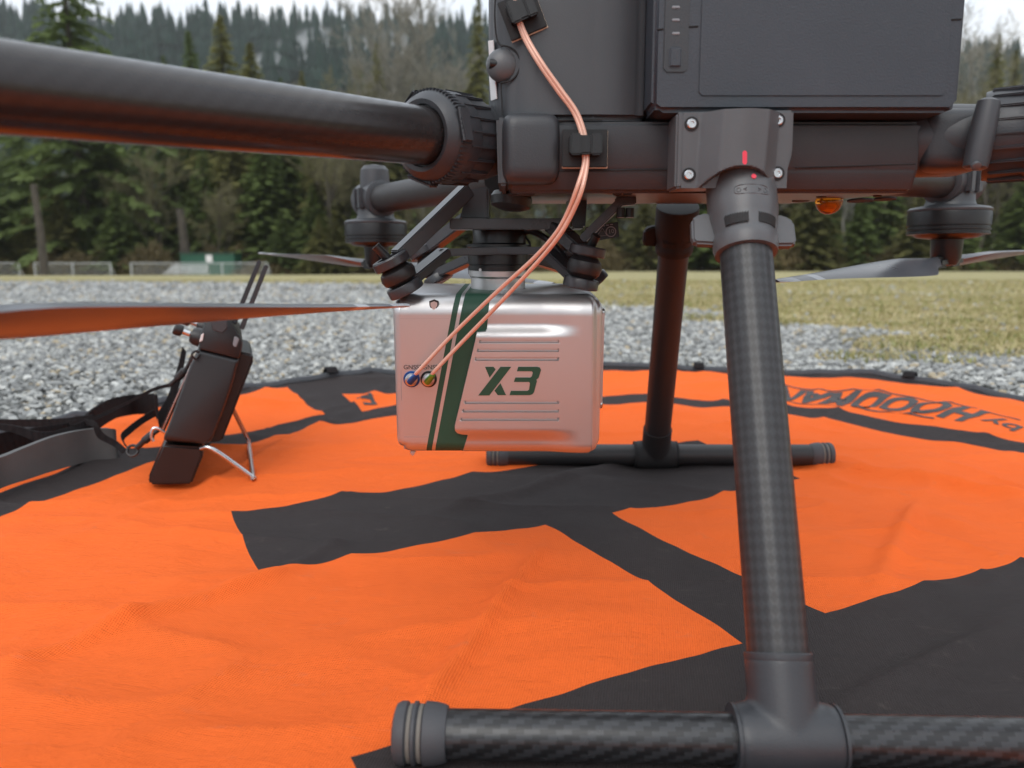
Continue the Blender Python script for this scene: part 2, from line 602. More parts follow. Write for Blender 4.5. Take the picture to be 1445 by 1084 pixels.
def stones():
    P = []
    def scatter(y0, y1, dens, smin, smax):
        area = 0.5 * (0.88 * (y1 ** 2 - y0 ** 2)) * 2 + 0.6 * (y1 - y0)
        n = int(area * dens)
        y = np.sqrt(rs.uniform(y0 ** 2, y1 ** 2, n))
        x = rs.uniform(-1, 1, n) * (0.88 * y + 0.3)
        s = smin * (smax / smin) ** rs.random(n) ** 1.5
        for a, b, c in zip(x, y, s):
            if math.hypot(a - 0.15, b - 0.55) < 0.80:
                continue
            gr = (a - grass_border(b)) / max(0.35, 0.10 * b) + 1.6 * noise.noise(V((a * 1.5, b * 1.5, 3)))
            if gr > 0.25 and rs.random() > 0.06:
                continue
            if gr > -0.2 and rs.random() > 0.55:
                continue
            P.append((a, b, c))
    scatter(0.7, 1.9, 9000, 0.0032, 0.0092)
    scatter(1.9, 3.6, 4300, 0.0045, 0.0115)
    scatter(3.6, 7.0, 1000, 0.009, 0.018)
    scatter(7.0, 13.0, 160, 0.016, 0.030)
    P = np.array(P, np.float32)
    n = len(P)
    v = np.repeat(IV[None], n, 0)
    v = v * (1 + rs.uniform(-0.32, 0.32, (n, len(IV), 1)))
    v = v * np.stack([rs.uniform(0.8, 1.35, n), rs.uniform(0.6, 1.0, n), rs.uniform(0.4, 0.75, n)], 1)[:, None, :]
    def rot(v, ax, ang):
        c, s = np.cos(ang)[:, None], np.sin(ang)[:, None]
        i, j = [k for k in range(3) if k != ax]
        o = v.copy()
        o[:, :, i] = v[:, :, i] * c - v[:, :, j] * s
        o[:, :, j] = v[:, :, i] * s + v[:, :, j] * c
        return o
    v = rot(v, 0, rs.uniform(-0.5, 0.5, n))
    v = rot(v, 1, rs.uniform(-0.5, 0.5, n))
    v = rot(v, 2, rs.uniform(0, 6.28, n))
    v = v * P[:, 2][:, None, None]
    zz = np.array([ground_z(a, b) for a, b in P[:, :2]], np.float32)
    zz += P[:, 2] * rs.uniform(-0.1, 0.55, n) - 0.004
    v = v + np.stack([P[:, 0], P[:, 1], zz], 1)[:, None, :]
    f = IF[None] + (np.arange(n) * len(IV))[:, None, None]
    return v.reshape(-1, 3), f.reshape(-1, 3), np.repeat(rs.random(n), len(IV))


t = NT('crushed_stone')
ta = t.node('ShaderNodeAttribute', attribute_name='tint')
c = t.ramp(ta.outputs['Fac'], [(0.0, (0.11, 0.113, 0.112)), (0.25, (0.235, 0.242, 0.238)), (0.6, (0.37, 0.376, 0.362)), (0.84, (0.52, 0.525, 0.50)), (0.91, (0.70, 0.70, 0.66)), (0.94, (0.40, 0.32, 0.20)), (1.0, (0.50, 0.40, 0.25))])
sn = t.noise(260, 4)
c = t.mix(t.math('MULTIPLY', sn, 0.6), c, (0.23, 0.232, 0.226))
M['stone'] = t.fin(c, 0.8, 0.0, t.bump(sn, 0.4, 0.002))
sv, sf, stint = stones()
st_o = np_mesh('gravel', sv, sf, M['stone'])
st_o.data.attributes.new('tint', 'FLOAT', 'POINT').data.foreach_set('value', stint.astype(np.float32))
tag(st_o, 'grey crushed stone gravel around the landing pad', kind='stuff')


def grass_blades():
    P = []
    def scatter(y0, y1, dens, h0, h1):
        n = int((0.9 * (y1 ** 2 - y0 ** 2)) * dens)
        y = np.sqrt(rs.uniform(y0 ** 2, y1 ** 2, n))
        x = rs.uniform(-0.9, 0.9, n) * y
        for a, b in zip(x, y):
            gr = (a - grass_border(b)) / max(0.35, 0.10 * b)
            if math.hypot(a - 0.15, b - 0.55) < 0.84:
                continue
            k = gr + 1.6 * noise.noise(V((a * 1.5, b * 1.5, 3)))
            cl = noise.noise(V((a * 4.5, b * 4.5, 9)))
            if k < 0.25 and not (k > -0.6 and cl > 0.33):
                continue
            if cl < -0.12 and rs.random() < 0.6:
                continue
            P.append((a, b, rs.uniform(h0, h1) * .52 * (0.75 + 0.8 * max(0, cl)), cl))
    scatter(1.2, 3.0, 7500, 0.010, 0.032)
    scatter(3.0, 6.0, 3300, 0.014, 0.04)
    scatter(6.0, 14.0, 420, 0.025, 0.06)
    P = np.array(P, np.float32)
    n = len(P)
    ang = rs.uniform(0, 6.28, n)
    lean = rs.uniform(0.1, 1.3, n)
    la = rs.uniform(0, 6.28, n)
    w = 0.0016 + 0.0006 * P[:, 1]
    z = np.array([ground_z(a, b) for a, b in P[:, :2]], np.float32) - 0.004
    base = np.stack([P[:, 0], P[:, 1], z], 1)
    side = np.stack([np.cos(ang), np.sin(ang), np.zeros(n)], 1) * w[:, None]
    tip = np.stack([np.cos(la) * lean, np.sin(la) * lean, np.ones(n)], 1) * P[:, 2][:, None]
    mid = tip * 0.55 + np.array([0, 0, 0.12]) * P[:, 2][:, None]
    v = np.stack([base - side, base + side, base + mid + side * 0.7, base + mid - side * 0.7, base + tip], 1)
    o = (np.arange(n) * 5)[:, None]
    f = np.concatenate([o + np.array([[0, 1, 2]]), o + np.array([[0, 2, 3]]), o + np.array([[3, 2, 4]])], 0)
    tint = np.repeat(np.clip(rs.random(n) * 0.68 + P[:, 3] * 0.4, 0, 1), 5)
    return v.reshape(-1, 3), f, tint


t = NT('short_grass')
ta = t.node('ShaderNodeAttribute', attribute_name='tint')
c = t.ramp(ta.outputs['Fac'], [(0.0, (0.46, 0.38, 0.23)), (0.35, (0.39, 0.335, 0.17)), (0.6, (0.29, 0.275, 0.11)), (0.85, (0.19, 0.215, 0.075)), (1.0, (0.26, 0.19, 0.11))])
M['grass'] = t.fin(c, 0.75, 0.0, Specular_IOR_Level=0.25, Subsurface_Weight=0.0)
bv, bf, bt = grass_blades()
gr_o = np_mesh('grass', bv, bf, M['grass'])
gr_o.data.attributes.new('tint', 'FLOAT', 'POINT').data.foreach_set('value', bt.astype(np.float32))
tag(gr_o, 'short patchy yellow green grass of the field', kind='stuff')

# ------------------------------------------------------------------ trees, hills, field furniture
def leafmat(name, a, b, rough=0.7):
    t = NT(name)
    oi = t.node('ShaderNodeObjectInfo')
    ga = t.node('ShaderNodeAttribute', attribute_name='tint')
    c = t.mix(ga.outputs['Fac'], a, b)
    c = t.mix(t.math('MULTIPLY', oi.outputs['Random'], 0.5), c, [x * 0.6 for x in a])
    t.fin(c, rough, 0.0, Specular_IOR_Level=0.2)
    tr = t.node('ShaderNodeBsdfTranslucent')
    t.l.new(c, tr.inputs[0])
    mx = t.node('ShaderNodeMixShader')
    mx.inputs[0].default_value = 0.4
    t.l.new(t.b.outputs[0], mx.inputs[1])
    t.l.new(tr.outputs[0], mx.inputs[2])
    t.l.new(mx.outputs[0], t.n['Material Output'].inputs[0])
    return t.m


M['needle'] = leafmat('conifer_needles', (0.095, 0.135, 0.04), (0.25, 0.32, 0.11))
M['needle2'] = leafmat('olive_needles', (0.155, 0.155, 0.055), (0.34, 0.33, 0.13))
M['twig'] = leafmat('brown_twigs', (0.155, 0.142, 0.078), (0.30, 0.275, 0.165))
M['paletwig'] = leafmat('pale_twigs', (0.21, 0.195, 0.16), (0.40, 0.38, 0.33))
M['bush'] = leafmat('brown_green_brush', (0.11, 0.088, 0.042), (0.27, 0.21, 0.11))
t = NT('bark')
nz = t.noise(6, 6, 0.7, t.coord('Object', (1, 1, 0.25)))
M['bark'] = t.fin(t.ramp(nz, [(0.3, (0.03, 0.024, 0.018)), (0.7, (0.10, 0.085, 0.068))]), 0.9, 0.0, t.bump(nz, 0.6, 0.05))
t = NT('pale_bark')
nz = t.noise(6, 6, 0.7, t.coord('Object', (1, 1, 0.25)))
M['palebark'] = t.fin(t.ramp(nz, [(0.3, (0.10, 0.095, 0.08)), (0.7, (0.26, 0.25, 0.22))]), 0.9, 0.0, t.bump(nz, 0.6, 0.05))


def set_tint(me, arr):
    me.attributes.new('tint', 'FLOAT', 'POINT').data.foreach_set('value', np.asarray(arr, np.float32))


def conifer_mesh(H, Rw, seed, bare=0.06, droop=0.35, dens=1.0):
    rnd = random.Random(seed)
    v, f, tn = [], [], []
    def card(p, d, w, up, tint):
        s = d.cross(up)
        if s.length < 1e-6: return
        s = s.normalized() * w
        i = len(v)
        v.extend([(p - s)[:], (p + s * 0.9)[:], (p + d * 0.65 + s * 0.75)[:], (p + d)[:], (p + d * 0.6 - s * 0.8)[:]])
        f.append((i, i + 1, i + 2)); f.append((i, i + 2, i + 3)); f.append((i, i + 3, i + 4))
        tn.extend([tint] * 5)
    n = int(230 * dens)
    for k in range(n):
        q = (k + rnd.random()) / n
        z = H * (bare + (1 - bare) * q ** 0.92)
        rel = 1 - z / H
        L = Rw * (rel ** 0.95 * 1.08 + 0.012) * rnd.uniform(0.55, 1.12)
        a = k * 2.399 + rnd.uniform(-.4, .4)
        dr = V((math.cos(a), math.sin(a), 0))
        ns = max(3, int(L / (0.035 * H) * 2.2))
        base = V((0, 0, z))
        tb = rnd.random()
        for sgm in range(ns):
            u = (sgm + 0.6) / ns
            p = base + dr * (L * u) + V((0, 0, L * (0.12 * u - droop * u * u)))
            for side in (-1, 1, 0):
                dd = dr * rnd.uniform(.3, .9) + V((-dr.y, dr.x, 0)) * side * rnd.uniform(.5, 1.0) + V((0, 0, rnd.uniform(-.75, -.05)))
                kk = .30 + .75 * min(1, rel * 2.2)
                card(p, dd.normalized() * H * rnd.uniform(.024, .046) * (1.15 - .4 * u) * kk, H * rnd.uniform(.006, .013) * kk, V((0, 0, 1)) + V((rnd.uniform(-.5, .5), rnd.uniform(-.5, .5), 0)),
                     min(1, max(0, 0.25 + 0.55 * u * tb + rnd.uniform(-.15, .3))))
    for k in range(26):                     # leader
        z = H * (0.93 + 0.07 * k / 26)
        a = k * 2.4
        card(V((0, 0, z)), V((math.cos(a) * .6, math.sin(a) * .6, .5)).normalized() * H * .018 * (1.2 - k / 26), H * .004, V((0, 0, 1)), .5)
    me = bpy.data.meshes.new('crown')
    me.from_pydata(v, [], f)
    set_tint(me, tn)
    return me


def trunk_mesh(H, r, seed, lean=0.0):
    m = MB()
    rnd = random.Random(seed)
    pts = [V((lean * H * (k / 8) ** 2 + rnd.uniform(-.05, .05), rnd.uniform(-.05, .05), H * k / 8 - (0.6 if k == 0 else 0))) for k in range(9)]
    m.tube(pts, [r * (1 - 0.93 * k / 8) * (1.25 if k == 0 else 1) for k in range(9)], 8)
    me = bpy.data.meshes.new('trunk')
    m.bm.to_mesh(me); m.bm.free()
    me.shade_smooth()
    return me


def bare_mesh(H, seed, spread=0.32, levels=5, twig=1.0):
    rnd = random.Random(seed)
    m = MB()
    tv, tf, tt = [], [], []
    def grow(p, d, L, r, lev):
        q = p + d * L * 0.5 + V((rnd.uniform(-.06, .06), rnd.uniform(-.06, .06), 0)) * L
        e = p + d * L
        if lev <= 2:
            m.tube([p, q, e], [r, r * .82, r * .62], 5 if lev else 7, cap=False)
        else:
            s = d.orthogonal().normalized() * max(r, .024)
            s = Matrix.Rotation(rnd.uniform(0, 6.28), 3, d) @ s
            i = len(tv)
            tv.extend([(p - s)[:], (p + s)[:], (q + s * .8)[:], (q - s * .8)[:], (e)[:]])
            tf.append((i, i + 1, i + 2)); tf.append((i, i + 2, i + 3)); tf.append((i + 3, i + 2, i + 4))
            tt.extend([rnd.random()] * 5)
        if lev >= levels: return
        nb = {0: 7, 1: 6, 2: 6, 3: 5, 4: 4}[lev]
        for k in range(nb):
            u = rnd.uniform(.35, 1.0) if lev == 0 else rnd.uniform(.2, 1.0)
            o = p + d * L * u
            a = rnd.uniform(0, 6.28)
            side = (d.orthogonal().normalized())
            side = Matrix.Rotation(a, 3, d) @ side
            nd = (d * rnd.uniform(.6, 1.0) + side * rnd.uniform(.35, .85) * (spread / .32) + V((0, 0, .25))).normalized()
            grow(o, nd, L * rnd.uniform(.38, .62), r * (.45 if lev else .38) * (1.1 - .4 * u), lev + 1)
        if lev == 0:
            grow(e, (d + V((rnd.uniform(-.2, .2), rnd.uniform(-.2, .2), 0))).normalized(), L * .55, r * .6, 1)
    grow(V((0, 0, -.5)), V((0, 0, 1)), H * .62, H * .011, 0)
    me = bpy.data.meshes.new('trunk')
    m.bm.to_mesh(me); m.bm.free()
    me.shade_smooth()
    mc = bpy.data.meshes.new('crown')
    mc.from_pydata(tv, [], tf)
    set_tint(mc, tt)
    return me, mc


def bush_mesh(seed, n=900):
    rnd = random.Random(seed)
    v, f, tn = [], [], []
    for k in range(n):
        p = V((rnd.gauss(0, .8), rnd.gauss(0, .6), 0))
        h = max(0, 1 - p.length / 2.2)
        p.z = rnd.uniform(0, 1) ** .8 * (2.0 * h + .3)
        d = V((rnd.uniform(-.5, .5), rnd.uniform(-.5, .5), rnd.uniform(-.1, .9))).normalized() * rnd.uniform(.2, .55)
        s = d.orthogonal().normalized() * rnd.uniform(.03, .09)
        s = Matrix.Rotation(rnd.uniform(0, 6.28), 3, d.normalized()) @ s
        i = len(v)
        v.extend([(p - s)[:], (p + s)[:], (p + d)[:]])
        f.append((i, i + 1, i + 2))
        tn.extend([rnd.random()] * 3)
    me = bpy.data.meshes.new('foliage')
    me.from_pydata(v, [], f)
    set_tint(me, tn)
    return me


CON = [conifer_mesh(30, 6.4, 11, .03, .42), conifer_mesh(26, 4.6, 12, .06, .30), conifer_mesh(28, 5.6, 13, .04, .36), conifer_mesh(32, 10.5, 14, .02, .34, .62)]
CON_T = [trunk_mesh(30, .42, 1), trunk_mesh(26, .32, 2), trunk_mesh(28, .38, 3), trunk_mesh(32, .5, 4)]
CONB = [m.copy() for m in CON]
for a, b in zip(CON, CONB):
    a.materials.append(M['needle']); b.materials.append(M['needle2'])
for m in CON_T: m.materials.append(M['bark'])
BARE = [bare_mesh(22, 21), bare_mesh(18, 22, .38), bare_mesh(20, 23, .28)]
BAREP = [(a.copy(), b.copy()) for a, b in BARE]
for a, b in BARE:
    a.materials.append(M['bark']); b.materials.append(M['twig'])
for a, b in BAREP:
    a.materials.append(M['palebark']); b.materials.append(M['paletwig'])
BUSH = [bush_mesh(31), bush_mesh(32), bush_mesh(33)]
for m in BUSH: m.materials.append(M['bush'])


def put_tree(name, label, cat, group, trunk, crown, x, y, sx, sz, rz):
    e = empty(name, (x, y, ground_z(x, y)))
    e.scale = (sx, sx, sz)
    e.rotation_euler = (random.uniform(-.02, .02), random.uniform(-.02, .02), rz)
    tag(e, label, cat, group)
    for nm, me in (('trunk', trunk), ('crown', crown)):
        if me is None: continue
        o = bpy.data.objects.new(nm, me)
        COL.objects.link(o)
        o.parent = e
    return e


def conifer(px, topy, Y, var, label, group='conifers along the field edge', olive=False, wide=1.0):
    top = at(px, topy, Y)
    H0 = (30, 26, 28, 32)[var]
    gz = ground_z(top.x, Y)
    sz = (top.z - gz) / H0
    return put_tree('conifer_tree', label, 'tree', group, CON_T[var], (CONB if olive else CON)[var], top.x, Y, sz * wide, sz, random.uniform(0, 6.28))


def bare(px, topy, Y, var, label, group='bare trees along the field edge', pale=False, wide=1.0):
    top = at(px, topy, Y)
    H0 = (20.5, 17, 19)[var]
    sz = (top.z - ground_z(top.x, Y)) / H0
    tr, cw = (BAREP if pale else BARE)[var]
    return put_tree('bare_tree', label, 'tree', group, tr, cw, top.x, Y, sz * wide, sz, random.uniform(0, 6.28))


# distinct trees
conifer(86, -150, 75, 3, 'tallest spruce with long drooping branches at the far left', wide=1.0)
conifer(312, 22, 84, 2, 'broad pointed conifer rising above the grey drone arm, the tallest there', olive=True, wide=1.5)
conifer(272, 44, 92, 1, 'slim conifer left of the broad pointed conifer above the arm', wide=1.2)
conifer(352, 62, 82, 0, 'rounded olive conifer just right of the broad pointed conifer', olive=True, wide=1.6)
conifer(668, -14, 80, 1, 'thin ragged conifer standing right behind the drone nose', olive=True, wide=.8)
conifer(1412, 44, 84, 2, 'spiky conifer at the right edge beside the drone body', olive=True)
conifer(1437, 70, 80, 1, 'shorter conifer at the right edge of the picture, overlapping a taller one', olive=True)
bare(600, 4, 78, 0, 'tall pale leafless tree with spreading twigs left of the drone nose', pale=True)
bare(553, 38, 84, 2, 'slender pale leafless tree left of the tallest leafless one', pale=True)
bare(1385, 60, 90, 1, 'pale leafless tree between the drone battery and the right edge conifers', pale=True)
rt = random.Random(5)


def zone(px):
    for lim, txt in ((0, 'at the far left end'), (110, 'behind the leftmost fence run'), (185, 'behind the short middle fence run'), (300, 'behind the green shed'), (400, 'behind the controller antennas'),
                     (490, 'left of the drone motor pod'), (600, 'behind the drone motor pod'), (720, 'behind the damper bracket'), (830, 'seen past the gimbal neck'), (930, 'left of the far landing leg'), (1010, 'between the two landing legs'),
                     (1120, 'behind the near landing leg'), (1200, 'under the amber beacon'), (1290, 'left of the far right motor'), (1390, 'behind the far right motor')):
        if px < lim: return txt
    return 'at the right edge'


LC = 'dark forest conifer '
LO = 'olive forest conifer '
LB = 'brown leafless tree '
row = [(-40, 90, 0), (18, 120, 0), (140, 130, 0), (190, 95, 0), (232, 78, 2), (400, 110, 2), (445, 150, 0), (490, 120, 2), (535, 62, 2), (575, 96, 2), (505, 88, 0), (620, 110, 2), (430, 100, 1), (640, 120, 0), (730, 120, 2), (800, 150, 0), (860, 170, 0), (920, 120, 1),
       (990, 160, 0), (1060, 130, 2), (1130, 170, 0), (1200, 150, 1), (1270, 170, 0), (1330, 140, 2), (1475, 100, 1), (1530, 80, 0), (-110, 70, 0), (-180, 60, 2), (1600, 90, 2)]
for px, ty, k in row:
    ol = rt.random() < (0.3 if px < 500 else 0.65)
    conifer(px, ty, rt.uniform(78, 96), k, ('tall ' + LO if ol else 'tall ' + LC) + zone(px), 'olive conifers of the forest edge' if ol else 'dark conifers of the forest edge', ol, rt.uniform(.9, 1.2))
for k in range(60):                          # lower infill of the wood's edge
    px = -140 + (k * 22 if k < 30 else 520 + (k - 30) * 38) + rt.uniform(-14, 14)
    ty = rt.uniform(120, 235) if k % 2 else rt.uniform(225, 310)
    ol = rt.random() < (0.35 if px < 400 else 0.7)
    conifer(px, ty, rt.uniform(76, 84) if k % 2 or 205 < px < 375 else rt.uniform(67.5, 72), rt.randrange(3), ('lower ' + LO if ol else 'lower ' + LC) + zone(px), 'olive conifers of the forest edge' if ol else 'dark conifers of the forest edge', ol, rt.uniform(1.0, 1.5) * (1 if k % 2 else 1.7))
for k in range(62):
    px = 130 + k * 23 + rt.uniform(-12, 12)
    if px < 420 and k % 2: continue
    bare(px, rt.uniform(130, 270) if px > 420 else rt.uniform(215, 300), rt.uniform(69, 84) if k % 3 else rt.uniform(84, 90), rt.randrange(3), LB + zone(px), 'brown leafless trees of the forest edge', rt.random() < .12, rt.uniform(.8, 1.2))
for k in range(70):
    px = -160 + k * 26 + rt.uniform(-12, 12)
    Y = rt.uniform(67.5, 73)
    if 232 < px < 352: Y = rt.uniform(73, 76)
    p = at(px, 380, Y)
    e = put_tree('brush', 'low brown green bush ' + zone(px), 'bush', 'bushes at the foot of the forest', None, None, p.x, Y, rt.uniform(.8, 1.5), rt.uniform(.6, 1.5), rt.uniform(0, 6.28))
    o = bpy.data.objects.new('foliage', BUSH[k % 3]); COL.objects.link(o); o.parent = e
for px, ty, Y, r in ((258, 295, 71, .42), (52, 260, 60.5, .28)):
    tp = at(px, ty, Y)
    gz = ground_z(tp.x, Y)
    m = MB()
    m.tube([V((tp.x, Y, gz - .3)), V((tp.x - .05, Y, (tp.z + gz) / 2)), V((tp.x - .25, Y, tp.z))], [r * 1.2, r, r * .8], 9)
    o = m.build('dead_tree' if r > .3 else 'slim_tree', M['bark'])
    tag(o, 'dark broken trunk standing behind the green shed' if r > .3 else 'pale bare trunk beside the tallest spruce at far left', 'tree trunk')

# hills with a far-off wood
def hill_z(x, y):
    u = sstep(150, 900, y)
    ridge = 232 + 22 * noise.noise(V((x * .004, 1.3, 0))) + 9 * noise.noise(V((x * .016, 4.3, 0)))
    ridge *= 1.03 - 0.10 * sstep(-600, 100, x) - 0.14 * sstep(100, 700, x)
    return -1 + ridge * u + 10 * noise.noise(V((x * .008, y * .008, 7))) * u


hv, hf = [], []
HX, HY = 60, 30
for j in range(HY):
    for i in range(HX):
        x, y = -1300 + 2600 * i / (HX - 1), 130 + 1000 * j / (HY - 1)
        z = hill_z(x, y) if j < HY - 6 else hill_z(x, y) * (1 - (j - HY + 6) / 9)
        hv.append((x, y, z))
for j in range(HY - 1):
    for i in range(HX - 1):
        a = j * HX + i
        hf.append((a, a + 1, a + HX + 1, a + HX))
t = NT('forest_floor')
M['hill'] = t.fin(t.mix(t.noise(.02, 5), (0.008, 0.018, 0.014), (0.020, 0.034, 0.026)), 0.95)
tag(np_mesh('hill', hv, hf, M['hill'], smooth=True), kind='structure')
fv, ff, ft = [], [], []
rh = random.Random(9)
for k in range(4000):
    y = rh.uniform(330, 960)
    x = rh.uniform(-.95, .95) * y
    if rh.random() > 0.25 + 0.75 * sstep(300, 700, y): continue
    z = hill_z(x, y) - 2
    H = rh.uniform(20, 46)
    Rr = H * rh.uniform(.17, .25)
    for tier in range(4):
        z0 = z + H * (0.10 + .22 * tier)
        z1 = z + H * (0.46 + .18 * tier)
        rr = Rr * (1 - .24 * tier)
        i = len(fv)
        ns = 6
        for q in range(ns):
            a = 6.283 * q / ns + tier + rh.uniform(-.3, .3)
            fv.append((x + math.cos(a) * rr * rh.uniform(.6, 1.2), y + math.sin(a) * rr * rh.uniform(.6, 1.2), z0 - H * .05 * rh.random()))
        fv.append((x, y, z1))
        tt = rh.random()
        ft += [tt * .6] * ns + [tt]
        for q in range(ns):
            ff.append((i + q, i + (q + 1) % ns, i + ns))
M['farwood'] = leafmat('far_conifers', (0.010, 0.030, 0.022), (0.030, 0.066, 0.048))
fo = np_mesh('far_wood', fv, ff, M['farwood'])
set_tint(fo.data, ft)
tag(fo, 'dark conifer wood covering the misty hillside', kind='stuff')

# shreds of mist caught on the ridge
mm = bpy.data.materials.new('mist_shreds')
mm.use_nodes = True
mnt = mm.node_tree
mnt.nodes.remove(mnt.nodes['Principled BSDF'])
mv = mnt.nodes.new('ShaderNodeVolumePrincipled')
mv.inputs['Color'].default_value = (0.96, 0.97, 0.98, 1)
mtc = mnt.nodes.new('ShaderNodeTexCoord')
mln = mnt.nodes.new('ShaderNodeVectorMath'); mln.operation = 'LENGTH'
mnt.links.new(mtc.outputs['Object'], mln.inputs[0])
mns = mnt.nodes.new('ShaderNodeTexNoise'); mns.inputs['Scale'].default_value = 2.2; mns.inputs['Detail'].default_value = 4
mnt.links.new(mtc.outputs['Object'], mns.inputs['Vector'])
def mmath(op, a, b):
    nd = mnt.nodes.new('ShaderNodeMath'); nd.operation = op
    for i, v in enumerate((a, b)):
        if hasattr(v, 'is_linked'): mnt.links.new(v, nd.inputs[i])
        else: nd.inputs[i].default_value = v
    return nd.outputs[0]
fall = mmath('MAXIMUM', mmath('SUBTRACT', 1.0, mln.outputs['Value']), 0.0)
dn_ = mmath('MAXIMUM', mmath('SUBTRACT', mns.outputs[0], 0.42), 0.0)
mnt.links.new(mmath('MULTIPLY', mmath('MULTIPLY', fall, dn_), 0.9), mv.inputs['Density'])
mnt.links.new(mv.outputs[0], mnt.nodes['Material Output'].inputs['Volume'])
for px, py, Y, sx, sz in ((468, 84, 640, 52, 24), (395, 100, 600, 34, 12), (560, 78, 660, 46, 18)):
    q = at(px, py, Y)
    m = MB(); m.ball((0, 0, 0), 1, 20)
    o = m.build('mist', mm, None, 0)
    o.location = q; o.scale = (sx, 30, sz)
    tag(o, {468: 'pale shred of mist hanging in the hillside trees, the tallest shred', 395: 'thin low shred of mist left of the tallest mist shred', 560: 'faint shred of mist at the ridge left of the leafless tree'}[px], kind='stuff')

# field furniture
t = NT('galvanised_steel')
M['galv'] = t.fin((0.55, 0.57, 0.58), 0.5, 0.35)
M['shedgreen'] = plastic('green_shed_paint', (0.012, 0.085, 0.050), 0.55, 30, 0.1)
M['shedroof'] = plastic('green_roof', (0.02, 0.06, 0.04), 0.6, 30, 0.1)
M['alu'] = plastic('aluminium_plank', (0.62, 0.63, 0.64), 0.4, 30, 0.05, 0.1, 0.4)


def fence(px0, px1, Y, npost, label):
    a, b = at(px0, 390, Y), at(px1, 390, Y)
    z0 = ground_z(a.x, Y)
    h = 1.12
    e = empty('chain_link_fence', ((a.x + b.x) / 2, Y, z0))
    tag(e, label, 'fence', 'chain link fence runs across the field')
    for k in range(npost):
        x = a.x + (b.x - a.x) * k / (npost - 1)
        m = MB()
        m.tube([V((x, Y, z0 - .1)), V((x, Y, z0 + h))], .05, 8)
        if k in (0, npost - 1):
            m.tube([V((x + (.35 if k else -.0), Y, z0)), V((x, Y, z0 + h * .9))], .02, 6)
        m.build('post', M['galv'], e)
    m = MB()
    m.tube([V((a.x, Y, z0 + h)), V((b.x, Y, z0 + h))], .03, 6)
    m.build('top_rail', M['galv'], e)
    m = MB()
    n = int((b.x - a.x) / .16)
    for k in range(-7, n):
        x0 = a.x + k * .16
        for s in (0, 1):
            xa, xb = (x0, x0 + h) if s == 0 else (x0 + h, x0)
            za, zb = z0 + .03, z0 + h - .03
            pa, pb = V((xa, Y + .012 * s, za)), V((xb, Y + .012 * s, zb))
            for lim in (a.x, b.x):
                if (pa.x - lim) * (pb.x - lim) < 0:
                    q = pa + (pb - pa) * ((lim - pa.x) / (pb.x - pa.x))
                    if (lim == a.x) == (pa.x < lim): pa = q
                    else: pb = q
            if pa.x < a.x - .001 or pb.x < a.x - .001 or pa.x > b.x + .001 or pb.x > b.x + .001: continue
            m.tube([pa, pb], .0055, 3, cap=False)
    o = m.build('wire_mesh', M['galv'], e)
    o['kind'] = 'stuff'


fence(-70, 28, 64, 4, 'chain link fence run cut by the left edge of the picture')
fence(50, 157, 64, 3, 'short chain link fence run standing alone between two others')
fence(186, 378, 64, 4, 'long chain link fence run in front of the green shed')
p0, p1 = at(254, 358, 69), at(330, 358, 69)
gz = ground_z(p0.x, 69)
sh = empty('equipment_shed', ((p0.x + p1.x) / 2, 70, gz))
tag(sh, 'low dark green shed with a white sign behind the fence', 'shed')
m = MB(); m.box(((p0.x + p1.x) / 2, 70, gz + .95), (p1.x - p0.x, 2.0, 1.95), .02); m.build('wall', M['shedgreen'], sh)
m = MB(); m.box(((p0.x + p1.x) / 2, 70, gz + 2.0), (p1.x - p0.x + .15, 2.2, .14), .02); m.build('roof', M['shedroof'], sh)
m = MB()
for k in range(9):
    m.box((p0.x + (p1.x - p0.x) * (k + .5) / 9, 68.985, gz + .95), (.05, .03, 1.8), .005)
m.build('wall_rib', M['shedgreen'], sh)
ps = at(295, 365, 68.95)
m = MB(); m.box((ps.x, 68.95, ps.z), (.55, .03, .62), .005); m.build('sign', M['white'], sh)
bl = empty('bleacher', (at(260, 385, 65).x, 65.5, gz))
tag(bl, 'small pale aluminium bleacher bench behind the fence', 'bleacher')
b0, b1 = at(229, 385, 65).x, at(293, 385, 65).x
for k in range(4):
    m = MB(); m.box(((b0 + b1) / 2, 65.2 + .35 * k, gz + .30 + .2 * k), (b1 - b0 - .25 * k, .25, .10), .008); m.build('plank', M['alu'], bl)
for x in (b0 + .3, (b0 + b1) / 2, b1 - .5):
    m = MB()
    m.tube([V((x, 65.1, gz)), V((x, 66.4, gz + .95))], .03, 6)
    m.tube([V((x, 66.4, gz)), V((x, 66.4, gz + .95))], .03, 6)
    m.build('support', M['galv'], bl)

# the damp air between here and the hills
m = MB()
m.box((0, 0, 150), (6400, 6400, 324), 0)
hz = m.build('haze', [], None, 0)
hm = bpy.data.materials.new('damp_air')
hm.use_nodes = True
hm.node_tree.nodes.remove(hm.node_tree.nodes['Principled BSDF'])
pv = hm.node_tree.nodes.new('ShaderNodeVolumePrincipled')
pv.inputs['Color'].default_value = (0.90, 0.93, 0.95, 1)
pv.inputs['Density'].default_value = 0.00015
hm.node_tree.links.new(pv.outputs[0], hm.node_tree.nodes['Material Output'].inputs['Volume'])
hz.data.materials.append(hm)
tag(hz, 'thin grey blue haze in the air over the field and hills', kind='stuff')

# ------------------------------------------------------------------ landing pad
PC = V((0.105, 0.55, 0))            # centre of the printed rings
HC = V((0.111, 0.537, 0))           # centre of the letter H
HV, HU = V((0.888, 0.459, 0)).normalized(), V((-0.459, 0.888, 0)).normalized()
RIN, ROUT = 0.575, 0.635
EC, ER = V((0.145, 0.45, 0)), 0.915  # outer edge; unseen near side enlarged so the scanner reflects more orange


